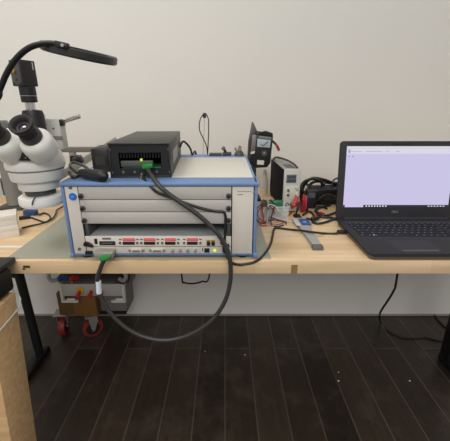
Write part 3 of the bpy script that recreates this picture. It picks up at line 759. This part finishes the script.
ad_loop('black cord bunched above the transformer block beside the brick',
        [Vector((.283, 1.155, T+.006)), Vector((.276, 1.160, T+.050)), Vector((.290, 1.165, T+.080)), Vector((.318, 1.16, T+.092)), Vector((.350, 1.17, T+.082)), Vector((.362, 1.18, Z6+.006)), Vector((.376, 1.20, Z6+.006))], .005)
ad_loop('second black cord snaking beside the first toward the laptop hinge',
        [az(327, 208.5, T+.005), az(322, 207, T+.005), az(315.5, 210.5, T+.005), az(321, 216.5, T+.005), az(331, 217.5, T+.005), Vector((.36, .978, T+.005)), Vector((.40, .976, T+.005))], .0038)
# transformer block + coil of red and black test leads
p = Vector((.304, 1.112, T)); rz = math.radians(-6)
o = thing('transformer_block', p, 'small upright black transformer block right of the bench power supply', 'power adapter', rz)
F = frame(p, rz)
MB(F).box((-.018, -.018, 0), (.018, .022, .066), .003).build('body', black_m, o)
MB(F).box((-.010, -.0186, .040), (.012, -.0176, .058), 0).build('rating_label', mat('grey_blue_label', (84, 92, 100), .5), o)
for k, (m, lab) in enumerate(((reddk_m, 'coil of dark red test lead beside the power supply'), (mat('maroon_wire', (176, 62, 84), .45), 'coil of pinkish red test lead between the dark red and black coils'), (cable_m, 'coil of black test lead against the black transformer block'))):
    cx = .2625+k*.0078
    pts = []
    for i in range(28):
        a = i/28*2*PI*2
        pts.append(Vector((cx+.0028*math.sin(i*.45)*0+.0060*(i/28-.5), 1.052+.016*math.sin(a)+.004*k, T+.031+(.0285)*math.cos(a+PI))))
    tag(MB().tube(pts, .0017, 8, 4).build('cable_coil', m), lab, 'cable', 'coiled test leads by the power supply')
tag(MB().tube([az(316, 215, T+.003), az(320, 212.5, T+.003), az(324, 214, T+.003)], .004, 8).build('lead_plug', redp_m), 'short red plug lying on the bench among the black cords', 'plug')

# ------------------------------------------------------------------ microscope
Y0 = .775
def ms(px, py, y=Y0): return ay(px, py, y)
AX = ms(42.5, 200).x
sc = thing('stereo_microscope', (AX, .90, T), 'white stereo microscope with black eyepieces, ring light and top camera at left', 'microscope')
AXI = Matrix.Translation((AX, Y0, 0))
zr = ms(41, 199).z
def zz_(y): return ms(38, y-2).z
z_ring = zr; 
body = MB()
# head: lower barrel, main drum, upper shoulder
zA, zB, zC, zD, zE = zz_(189.5), zz_(181.5), zz_(171), zz_(165), zz_(152)
cxo = 0.0
body.lathe([(0, zA), (.044, zA), (.0455, zA+.002), (.0455, zB), (.056, zB+.003), (.058, zB+.007), (.060, zC), (.0602, zC+.001)], AXI, 40)
body.lathe([(.0602, zC+.001), (.0588, zC+.0025), (.0588, zC+.0035), (.063, zC+.005), (.0645, zC+.010), (.0635, zD+.008), (.0600, zD+.022), (.0545, zD+.034), (.046, zD+.042), (.030, zD+.047), (0, zD+.048)], AXI, 40)
hd = body.build('head', white_m, sc)
MB().lathe([(.059, zC+.0008), (.061, zC+.0012), (.061, zC+.0026), (.059, zC+.0030)], AXI, 40, closed=True).build('head_seam', grey_m, hd)
MB().lathe([(0, zA-.014), (.033, zA-.014), (.034, zA-.012), (.034, zA+.0005), (0, zA+.0005)], AXI, 32).build('objective_collar', dgrey_m, sc)
rl = MB().lathe([(.030, z_ring-.010), (.048, z_ring-.011), (.0505, z_ring-.008), (.0515, z_ring+.001), (.0500, z_ring+.010), (.046, z_ring+.0125), (.034, z_ring+.014), (.030, z_ring+.013)], AXI, 44, closed=True).build('ring_light', ringw_m, sc)
MB().tube([ms(35.5, 197, Y0-.0525), ms(33, 201, Y0-.0535), ms(32.2, 205, Y0-.0525)], .0016, 8).build('ring_clip', dgrey_m, rl)
# prism housings + eyepieces
for k, (off, dz) in enumerate(((0, 0), (-.066, -.001))):
    O = Vector((off, 0, dz))
    E1 = ms(20, 123.5, .655)+O; E2 = ms(31, 136, .688)+O; H2 = ms(41.2, 148.2, .716)+O
    dire = (H2-E1).normalized()
    # white housing tube
    P2 = E2+dire*.004; L = (H2-P2).length+.016
    MB().lathe([(0, 0), (.016, 0), (.0215, .002), (.0285, .005), (.0325, .011), (.0338, .018), (.0338, L-.006), (.032, L-.001), (.028, L), (0, L)], Matrix.Translation(P2) @ orient(dire), 36).build('prism_housing', white_m, sc)
    ep = MB().lathe([(0, .045), (.0165, .045), (.0172, .042), (.0172, .032), (.0158, .030), (.0158, .027), (.0185, .024), (.0185, .018), (.0172, .016), (.0215, .011), (.0230, .004), (.0228, 0), (.0206, -.001), (.0178, .0), (.0148, .004), (.0130, .010), (0, .012)], Matrix.Translation(E1) @ orient(dire) , 36).build('eyepiece', eye_m, sc)
    MB().lathe([(0, .0095), (.009, .0105), (.0115, .0125)], Matrix.Translation(E1) @ orient(dire), 24).build('eye_lens', mat('lens_glass', (40, 40, 46), .06, .0, spec=1.0), ep)
    cup_b = E2-dire*.004
    MB().lathe([(0, 0), (.0200, 0), (.0212, .004), (.0216, .012), (.0205, .017), (0, .017)], Matrix.Translation(E2-dire*.010) @ orient(dire), 32).build('diopter_ring', mat('diopter_grey', (70, 68, 65), .55), ep)
a = ms(25, 161, Y0-.060); 
tri = [ms(x, y, Y0-.070) for x, y in ((16, 160.8), (33.5, 160.8), (26.5, 146.5))]
MB().prism([(p.x, p.z) for p in tri], .05, Matrix.Translation((0, Y0-.020, 0)) @ Matrix.Rotation(PI/2, 4, 'X'), .001).build('front_plate', rubber_m, sc)
c = ms(25.5, 158, Y0-.071)
MB().cyl((c.x, Y0-.070, c.z), (c.x, Y0-.072, c.z), .0016, .0014, 10).build('plate_screw', alu_m, sc)
# trinocular port and camera
YT = Y0+.015
b0 = ms(33, 133, YT); b1 = ms(32, 111, YT)
tx = (b0.x+b1.x)/2; 
xm = ms(30.8, 112, YT).x
MB().lathe([(0, zE-.02), (.0235, zE-.02), (.0235, ms(32, 115, YT).z), (.0205, ms(32, 110.5, YT).z), (.0100, ms(32, 109.6, YT).z), (0, ms(32, 109.6, YT).z)], Matrix.Translation((xm+.004, YT, 0)), 28).build('camera_port', black_m, sc)
x2 = xm+.0015
MB().lathe([(0, ms(31, 111, YT).z), (.0100, ms(31, 111, YT).z), (.0100, ms(30, 101, YT).z), (0, ms(30, 101, YT).z)], Matrix.Translation((x2, YT, 0)), 24).build('port_tube', chrome_m, sc)
z1, z2, z3 = ms(29, 102.5, YT).z, ms(29, 96, YT).z, ms(28, 86, YT).z
MB().lathe([(0, z1), (.0150, z1), (.0168, z1+.002), (.0168, z2-.001), (.0158, z2), (.0158, z2+.001), (.0172, z2+.002), (.0172, z3), (0, z3)], Matrix.Translation((x2, YT, 0)), 28).build('lens_mount', black_m, sc)
MB().lathe([(.0159, z2-.0006), (.0171, z2-.0004), (.0171, z2+.0008), (.0159, z2+.001)], Matrix.Translation((x2, YT, 0)), 28, closed=True).build('mount_ring', alu_m, sc)
zc0 = z3-.001; zc1 = ms(26, 60.5, YT).z
crz = math.radians(66)
F = Matrix.Translation((x2-.002, YT, 0)) @ Matrix.Rotation(crz, 4, 'Z')
hx = .0182
cam_ = MB(F).box((-hx, -hx, zc0), (hx, hx, zc1), .002).build('camera_body', mat('camera_black', (40, 38, 39), .45), sc)
F3 = Matrix.Translation((x2-.002, YT, 0)) @ Matrix.Rotation(crz, 4, 'Z')
# left visible face = local -X; right visible face = local -Y
zc = (zc0+zc1)/2
MB(F).box((-hx-.0012, -hx+.003, zc0+.003), (-hx+.0005, hx-.003, zc1-.003), .001).build('back_cover', dgrey_m, cam_)
MB(F).cyl((-hx-.001, .002, zc+.004), (-hx-.0045, .002, zc+.004), .0045, .0042, 16).build('gold_socket', gold_m, cam_)
for y, z in ((-.011, .022), (.011, .022), (-.011, -.022), (.011, -.022), (0, -.014)):
    MB(F).cyl((-hx-.001, y, zc+z), (-hx-.0022, y, zc+z), .0022, .002, 10).build('screw', rubber_m, cam_)
MB(F).box((.0105, -hx-.0005, zc+.008), (.0122, -hx+.0002, zc+.024), 0).build('printed_text', paper_m, cam_)
# focus block and lever behind
Yb = Y0+.075
a = ms(43.5, 143, Yb); b = ms(62.5, 118.5, Yb)
fb = MB().box((a.x, Yb-.02, a.z-.015), (b.x, Yb+.012, b.z), .004).build('focus_block', mat('block_white', (206, 203, 196), .45), sc)
c0 = ms(49, 140, Yb-.02); c1 = ms(62.5, 136, Yb-.02)
MB().box((c0.x, Yb-.022, c0.z), (c1.x, Yb-.0195, c1.z), .0005).build('grey_band', grey_m, fb)
c = ms(53.5, 128.5, Yb-.02)
MB().cyl((c.x, Yb-.0195, c.z), (c.x, Yb-.022, c.z), .0022, .002, 12).build('screw', dgrey_m, fb)
a2 = ms(62.2, 124, Yb); 
MB().box((b.x-.001, Yb-.018, a2.z-.004), (b.x+.003, Yb+.006, b.z-.002), .001).build('end_plate', black_m, fb)
l0 = ms(63, 121.5, Yb); l1 = ms(80, 116, Yb)
MB().cyl(l0, l1, .0052, .0056, 16, .001).build('lever', chrome_m, fb)
# column, boom and base
pz = ay(13, 190, 1.10)
PY = 1.10
MB().cyl((pz.x, PY, T+.014), (pz.x, PY, 1.0), .026, .026, 28, .002).build('column', grey_m, sc)
MB().box((pz.x-.033, PY-.033, .905), (pz.x+.033, PY+.033, .96), .006).build('boom_clamp', dgrey_m, sc)
MB().cyl((pz.x, PY-.01, .935), (AX+.01, Yb+.0, .935), .014, .014, 20).build('boom', chrome_m, sc)
MB().box((pz.x-.05, PY-.03, T), (pz.x+.035, PY+.14, T+.013), .004).build('base', dgrey_m, sc)
# blue plug + thin wires below the ring
o = thing('light_plug', az(29, 214, T), 'small blue cable connector on the bench under the microscope ring light', 'connector')
a = az(24, 212.5, T+.009); b = az(35, 213.5, T+.009)
MB().box((a.x, a.y-.008, T), (b.x, a.y+.012, T+.017), .003).build('body', mat('plug_blue', (38, 72, 128), .45), o)
MB().tube([(b.x-.002, a.y, T+.009), az(39, 214.5, T+.006), az(44, 213, T+.003), az(49, 215, T+.003), az(50, 219, T+.003), az(45, 222, T+.003), az(38, 220, T+.003), az(31, 217.5, T+.003)], .0026, 8).build('cord', cable_m, o)
pts = [az(22, 228, T+.003), az(32, 225.5, T+.003), az(44, 222.8, T+.006), az(52, 219, T+.006), az(55.5, 214, T+.006), az(57, 210, T+.0062), az(62, 207, T+.0062), az(66, 204.5, T+.0062)]
tag(MB().tube(pts, .0026, 8).build('cable', cable_m), 'thin black cord curving on the bench from the white boxes past the ring light', 'cable')
o = thing('inline_switch', az(25, 219.5, T), 'small black inline switch lying between the white boxes and the microscope', 'switch', .5)
F = frame(az(25, 219, T), .5)
MB(F).box((-.016, -.008, 0), (.016, .008, .010), .003).build('body', black_m, o)
MB(F).box((-.005, -.004, .009), (.005, .004, .012), .001).build('rocker', dgrey_m, o)

# white cardboard boxes
wp = Vector((-.641, .8366, T)); wrz = math.radians(32)
for k, (lab, h0, h1, dx) in enumerate((('lower of two small white cardboard boxes stacked at the bench left edge', 0, .033, 0), ('upper white cardboard box, topmost of the small stack at the left edge', .033, .064, .0))):
    pp = wp+Vector((dx, .002*k, h0)); r_ = wrz-.02*k
    o = thing('cardboard_box', pp, lab, 'box', r_, 'white boxes at the left edge')
    F = frame(pp, r_)
    w_ = .060
    MB(F).box((-.060, -.030, 0), (w_, .030, h1-h0-.0125), .0015).build('tray', whitep_m, o)
    MB(F).box((-.0615, -.0315, h1-h0-.013), (w_+.0015, .0315, h1-h0), .0015).build('lid', whitep_m, o)
# white tape strip on bench
a = az(0, 247, T); b = az(23.5, 247.5, T)
tag(MB().box((a.x-.06, a.y-.004, T), (b.x, a.y+.005, T+.0016), .0003).build('steel_rule', mat('pale_strip', (236, 232, 224), .4)), 'thin pale straight strip lying on the bench left of the grey mat', 'ruler')
# white device at the very left edge
p = Vector((ay(6, 175, 1.29).x-.045, 1.30, T))
o = thing('soldering_station', p, 'white topped grey unit on dark legs cut off by the left edge behind the microscope', 'instrument')
F = frame(p)
MB(F).box((-.06, -.04, .072), (.045, .06, .125), .006).build('housing', white_m, o)
MB(F).box((-.05, -.03, .058), (.040, .05, .074), .002).build('underside', grey_m, o)
for x in (-.05, .034):
    for y in (-.024, .044):
        MB(F).cyl((x, y, 0), (x, y, .06), .006, .007, 12).build('leg', dgrey_m, o)

# grey metal frame behind the chassis
YR = 1.33
o = thing('metal_frame', (ay(75, 150, YR).x, YR, T), 'low grey metal frame with a slanted bar behind the chassis left of the expansion box', 'frame')
a = ay(64, 148.5, YR); b = ay(112, 150.5, YR)
MB().box((a.x-.03, YR-.012, (a.z+b.z)/2-.010), (b.x+.05, YR+.012, (a.z+b.z)/2+.010), .002).build('rail', mat('frame_grey', (118, 115, 110), .5, .2), o)
zr_ = (a.z+b.z)/2-.009
for px in (72.8, 122):
    x = ay(px, 155, YR).x
    MB().box((x-.011, YR-.010, T), (x+.011, YR+.010, zr_), .002).build('post', mat('frame_grey2', (146, 143, 138), .5, .2), o)
a = ay(76, 166, 1.16); b = ay(117, 140, 1.30)
dv = b-a
M = Matrix.Translation(a-dv*.0) @ orient(dv)
MB().box((-.003, -.013, -.14), (.003, .013, dv.length), .001, M).build('slanted_bar', mat('frame_pale', (172, 169, 162), .45, .3), o)

# ------------------------------------------------------------------ magnifier ring lamp on gooseneck
YL = .74
LC = ay(80, 53.5, YL)
lm = thing('magnifier_lamp', (-.79, .76, T), 'black ring magnifier lamp on a curved gooseneck above the microscope', 'lamp')
LMx = Matrix.Translation(LC) @ Matrix.Rotation(math.radians(12.5), 4, 'Y') @ Matrix.Rotation(math.radians(4.5), 4, 'X')
R_ = .0735
MB().lathe([(R_-.016, -.007), (R_-.003, -.0075), (R_, -.005), (R_, .006), (R_-.003, .0085), (R_-.016, .008)], LMx, 56, closed=True).build('ring', mat('lamp_black', (46, 45, 45), .38), lm)
MB().lathe([(0, .0035), (.03, .003), (R_-.0155, .001), (R_-.0155, -.001), (.03, -.003), (0, -.0035)], LMx, 48).build('magnifier_lens', glass_m, lm)
MB().lathe([(R_-.0145, -.0085), (R_-.005, -.0085), (R_-.005, -.0070), (R_-.0145, -.0070)], LMx, 48, closed=True).build('diffuser', mat('frosted_diffuser', (120, 118, 114), .5), lm)
j = LMx @ Vector((-.045, -.055, .012))
MB().box((-.012, -.006, -.005), (.012, .006, .006), .002, Matrix.Translation(ay(62, 45.5, YL-.072)) @ Matrix.Rotation(.2, 4, 'Y')).build('bracket', black_m, lm)
YG = .672
gp = [Vector((-.79, .76, T+.03)), Vector((-.785, .755, .80)), Vector((-.72, .73, .92)), Vector((-.57, .69, .985)), ay(-6, 102, YG), ay(0, 89, YG), ay(6.5, 74, YG), ay(14.5, 61, YG), ay(24.5, 51, YG), ay(35, 45.5, YG), ay(48, 43.4, YG), ay(60, 44.6, YG)]
MB().tube(gp, .0054, 12).build('gooseneck', blackm_m, lm)
MB().lathe([(0, 0), (.055, 0), (.058, .004), (.056, .016), (.02, .022), (.012, .034), (0, .034)], Matrix.Translation((-.79, .76, T)), 36).build('base', blackm_m, lm)
c = ay(63, 45.4, YG-.013)
MB().cyl((c.x, c.y, c.z), (c.x, c.y-.004, c.z), .003, .003, 12).build('bracket_screw', chrome_m, lm)

# ------------------------------------------------------------------ foreground timber post with black sleeve
po = thing('timber_post', (-.535, .61, 0), 'pale timber post with a black sleeve on top in the left foreground', 'post')
PXr = ay(18, 310, .652).x; PXb = ay(29, 385, .652); lean = (PXr-PXb.x)/(ay(18, 310, .652).z-PXb.z)
xr = lambda z_: PXb.x+lean*(z_-PXb.z)
MB().prism([(xr(0)-.078, 0), (xr(0), 0), (xr(.640), .640), (xr(.640)-.078, .640)], .09, Matrix.Translation((0, .652, 0)) @ Matrix.Rotation(PI/2, 4, 'X'), .002).build('post', stud_m, po)
PXr = xr(.6)
sl = MB().box((PXr-.10, .600, ay(12, 289, .655).z), (ay(12.5, 275, .66).x, .66, .700), .006).build('sleeve', rubber_m, po)
MB().box((PXr-.11, .555, .7005), (PXr-.004, .6885, .712), .003).build('top_plate', mat('plate_black', (40, 39, 38), .5), po)
pts = []
zt_ = .592
x0, x1, y0, y1 = PXr-.079, PXr+.0035, .558, .656
pts = [(x0, y0, zt_-.01), (x1, y0, zt_-.004), (x1, y1, zt_+.006), (x0, y1, zt_)]
tag(MB().tube([Vector(p) for p in pts], .0022, 8, closed=True, raw=True).build('white_tie', white_wire_m), 'thin white cord tied around the timber post below its black sleeve', 'cord')
MB().tube([Vector((PXr-.004, .654, .592)), Vector((PXr+.002, .664, .615)), Vector((PXr-.012, .664, .64))], .0018, 6).build('sleeve_strap', white_wire_m, po)

# ------------------------------------------------------------------ cart with chassis unit below the bench
YK = 1.235
cart = thing('rolling_cart', (-.63, 1.32, 0), 'low wooden rolling cart on red castors under the left of the bench', 'cart')
def kx(px, py, y): return ay(px, py, y)
a = kx(60, 315, 1.27); b = kx(99, 315, 1.27)
zB0 = kx(80, 315, 1.27).z
MB().box((a.x, 1.27, zB0), (b.x, 1.42, .245), .002).build('wooden_box', ply_m, cart)
a2 = kx(75, 315, 1.262)
MB().box((a2.x, 1.262, zB0), (b.x-.002, 1.27, .245), .001).build('front_board', mat('ply_warm', (122, 84, 42), .55), cart)
MB().box((b.x, 1.30, zB0), (-.46, 1.42, .245), .002).build('side_crate', mat('cart_grey', (120, 114, 110), .6), cart)
MB().box((a.x+.02, 1.285, zB0-.008), (-.46, 1.41, zB0), .002).build('base_plate', blackm_m, cart)
def castor(pos, yaw, wheel_r, fork_m):
    F = Matrix.Translation(pos) @ Matrix.Rotation(yaw, 4, 'Z')
    ca = MB(F).box((-.030, -.030, zB0-.014), (.030, .030, zB0-.008), .001).build('castor', alu_m, cart)
    # wheel axis along local X
    W = F @ Matrix.Translation((0, -.0, wheel_r)) @ Matrix.Rotation(PI/2, 4, 'Y')
    MB().lathe([(wheel_r*.70, -.015), (wheel_r*.95, -.014), (wheel_r, -.009), (wheel_r, .009), (wheel_r*.95, .014), (wheel_r*.70, .015)], W, 32, closed=True).build('tyre', mat('castor_red', (128, 38, 30), .45), ca)
    MB().lathe([(0, -.013), (wheel_r*.70, -.012), (wheel_r*.72, 0), (wheel_r*.70, .012), (0, .013)], W, 28).build('wheel_hub', black_m, ca)
    MB(F).cyl((-.022, 0, wheel_r), (.022, 0, wheel_r), .008, .008, 14, .001).build('axle', chrome_m, ca)
    fk = MB(F)
    for x in (-.0215, .0185):
        fk.prism([(-.006, wheel_r-.009), (.006, wheel_r-.009), (.024, wheel_r+.040), (.024, zB0-.014), (-.016, zB0-.014), (-.012, wheel_r+.030)], .003, Matrix.Translation((x, 0, 0)) @ Matrix(((0, 0, 1, 0), (1, 0, 0, 0), (0, 1, 0, 0), (0, 0, 0, 1))))
    fk.build('fork', fork_m, ca)
wr = .046
castor(Vector((az(94, 335, 0).x, az(94, 335, 0).y, 0)), math.radians(-58), wr, alu_m)
castor(Vector((az(65, 334, 0).x, az(94, 335, 0).y+.01, 0)), math.radians(10), wr, alu_m)

un = thing('switch_unit', (-.62, 1.33, .245), 'grey steel switch unit with red and yellow buttons on the cart under the bench', 'switch unit')
z0u = .245
a = kx(47, 275, YK); b = kx(127, 275, YK)
ux0, ux1 = a.x, b.x
zp1 = kx(90, 285, YK).z; zp0 = kx(90, 296, YK).z
pa = kx(60, 285, YK); pb_ = kx(124.5, 285, YK)
MB().box((pa.x+.002, YK+.006, max(z0u, zp0)), (pb_.x-.002, 1.41, zp1+.004), .002).build('housing', mat('unit_grey', (108, 106, 104), .5, .2), un)
MB().box((ux0+.012, YK+.03, zp1+.004), (ux1-.012, 1.41, zp1+.010), .001).build('tray', dgrey_m, un)
MB().box((ux0+.02, YK+.08, zp1+.010), (ux1-.02, 1.40, zp1+.062), .003).build('upper_module', mat('unit_dark', (50, 49, 50), .5), un)
fpn = MB().box((pa.x, YK, zp0), (pb_.x, YK+.006, zp1), .001).build('face_plate', mat('unit_face', (196, 194, 190), .45, .2), un)
MB().box((pa.x-.004, YK-.004, zp1-.003), (pb_.x+.004, YK+.004, zp1+.005), .002).build('face_rim', mat('unit_rim', (198, 196, 192), .45), fpn)
for (xa, xb, side) in ((60, 77, -1), (110, 125, 1)):
    p0 = kx(xa, 287, YK); p1 = kx(xb, 302.5, YK)
    zq0 = p1.z; zq1 = zp0
    x0_, x1_ = kx(xa, 292, YK).x, kx(xb, 292, YK).x
    h_ = MB()
    w_ = .013
    h_.box((x0_, YK-.006, zq0), (x1_, YK+.010, zq0+.012), .004)
    if side < 0: h_.box((x0_, YK-.006, zq0+.004), (x0_+w_, YK+.010, zp1), .004)
    else: h_.box((x1_-w_, YK-.006, zq0+.004), (x1_, YK+.010, zp1), .004)
    h_.build('handle', mat('handle_grey', (206, 204, 198), .4), un)
    xm_ = (x0_+x1_)/2
    MB().box((xm_-.012*1, YK-.003, zq0+.012), (xm_+.022, YK+.006, zq0+.020), .002).build('latch', mat('handle_pale', (222, 220, 214), .4), un)
for px, sgn in ((49, 1), (124, -1)):
    c = kx(px, 280, YK)
    pts = [Vector((c.x+sgn*.018, YK+.03, c.z+.030)), Vector((c.x, YK+.015, c.z+.028)), Vector((c.x-sgn*.006, YK+.012, c.z+.008)), Vector((c.x+sgn*.006, YK+.012, c.z-.010)), Vector((c.x+sgn*.030, YK+.03, c.z-.012))]
    MB().tube(pts, .0085, 12).build('grab_handle', mat('handle_dull', (170, 168, 166), .45), un)
for px, m in ((80.5, yellow_m), (92, None), (102.5, None)):
    c = kx(px, 291.5, YK)
    if m:
        MB().cyl((c.x, YK, c.z+.006), (c.x, YK-.004, c.z+.006), .017, .016, 20, .001).build('button_collar', m, fpn)
    MB().cyl((c.x-.001, YK, c.z+.004), (c.x-.008, YK-.022, c.z-.016), .007, .009, 16, .002).build('red_lever', redp_m, fpn)
for px, m in ((60, bluep_m), (72, redp_m)):
    c = kx(px, 277.5, YK+.05)
    cc = Vector((ay(px, 280, YK+.016).x, YK+.016, zp1+.0045))
    MB().cyl(cc, cc+Vector((0, 0, .016)), .010, .009, 16, .001).build('terminal_base', gold_m, un)
    MB().cyl(cc+Vector((0, 0, .014)), cc+Vector((.012, -.012, .030)), .011, .010, 18, .002).build('terminal_cap', m, un)
    MB().cyl(cc+Vector((.014, .004, .012)), cc+Vector((.028, -.004, .024)), .008, .008, 14, .002).build('terminal_cap', m, un)

# ------------------------------------------------------------------ cords below the bench
zf_ = .0045
tbz = T-.034
pts = [Vector((ay(396, 268, 1.15).x, 1.15, tbz-.002)), ay(396.5, 280, 1.17), ay(393.5, 291, 1.20), ay(387.5, 301, 1.23), ay(381, 311, 1.27), ay(379.5, 317, 1.26), az(381, 323, zf_), az(389, 331.5, zf_), az(401, 336.5, zf_), az(413, 338, zf_), az(424, 337, zf_), az(434, 339.5, zf_), az(444, 340.5, zf_), az(460, 341, zf_)]
tag(MB().tube(pts, .0045, 9).build('cable', cable_m), 'black power cord hanging from the bench right half and trailing over the floor', 'cable')
pts = [az(434, 313.8, zf_+.002), az(436, 317, zf_), az(441, 323, zf_), az(448, 328.5, zf_), az(462, 331, zf_)]
tag(MB().tube(pts, .0045, 9).build('cable', cable_m), 'short black cord on the floor at the wall by the right bench leg', 'cable')
YH = .98
pts = [Vector((ay(181, 272, YH).x, YH, tbz-.002)), ay(182, 278, YH), ay(184.5, 282.5, YH), ay(193, 283.5, YH), ay(202, 281.5, YH), ay(209, 277, YH), Vector((ay(214, 272, YH).x, YH, tbz-.002))]
tag(MB().tube(pts, .0028, 8).build('cable', cable_m), 'black cord sagging in a shallow loop under the middle of the bench', 'cable')
pts = [Vector((ay(131, 272, YH).x, YH, tbz-.002)), ay(129, 277, YH), ay(126.5, 281, YH+.06), ay(124.5, 284, 1.17), Vector((-.47, 1.225, ay(124.5, 284, 1.21).z))]
tag(MB().tube(pts, .0028, 8).build('cable', cable_m), 'short black cord dropping from the bench to the switch unit right handle', 'cable')

# ------------------------------------------------------------------ light
def area(name, loc, size, power, color=(1, .97, .93), rot=(0, 0, 0), sy=None):
    l = bpy.data.lights.new(name, 'AREA'); l.energy = power; l.color = color
    l.shape = 'RECTANGLE'; l.size = size; l.size_y = sy or size
    o = bpy.data.objects.new(name, l); COL.objects.link(o); o.location = loc; o.rotation_euler = rot
    return o
area('ceiling_lamp_near', (-1.1, .30, 2.65), 1.1, 23, (1, .99, .965), sy=.5)
area('ceiling_lamp_far', (.15, -2.0, 2.6), 1.8, 46, (1, .99, .965), rot=(math.radians(38), 0, math.radians(6)), sy=1.2)
w = bpy.data.worlds.new('room_light'); SC.world = w; w.use_nodes = True
w.node_tree.nodes['Background'].inputs['Color'].default_value = (1.0, .985, .955, 1)
w.node_tree.nodes['Background'].inputs['Strength'].default_value = .455

# ------------------------------------------------------------------ camera
cd_ = bpy.data.cameras.new('camera'); cam = bpy.data.objects.new('camera', cd_); COL.objects.link(cam)
cd_.sensor_width = 36; cd_.sensor_fit = 'HORIZONTAL'; cd_.lens = 36*FPX/450
cd_.shift_y = -7.5/450
cam.location = (0, 0, CZ); cam.rotation_euler = (PI/2-PITCH, 0, 0)
cd_.clip_start = .02
SC.camera = cam
SC.view_settings.view_transform = 'Standard'; SC.view_settings.look = 'None'
SC.view_settings.gamma = 1; SC.view_settings.use_curve_mapping = False
SC.view_settings.exposure = 0.0
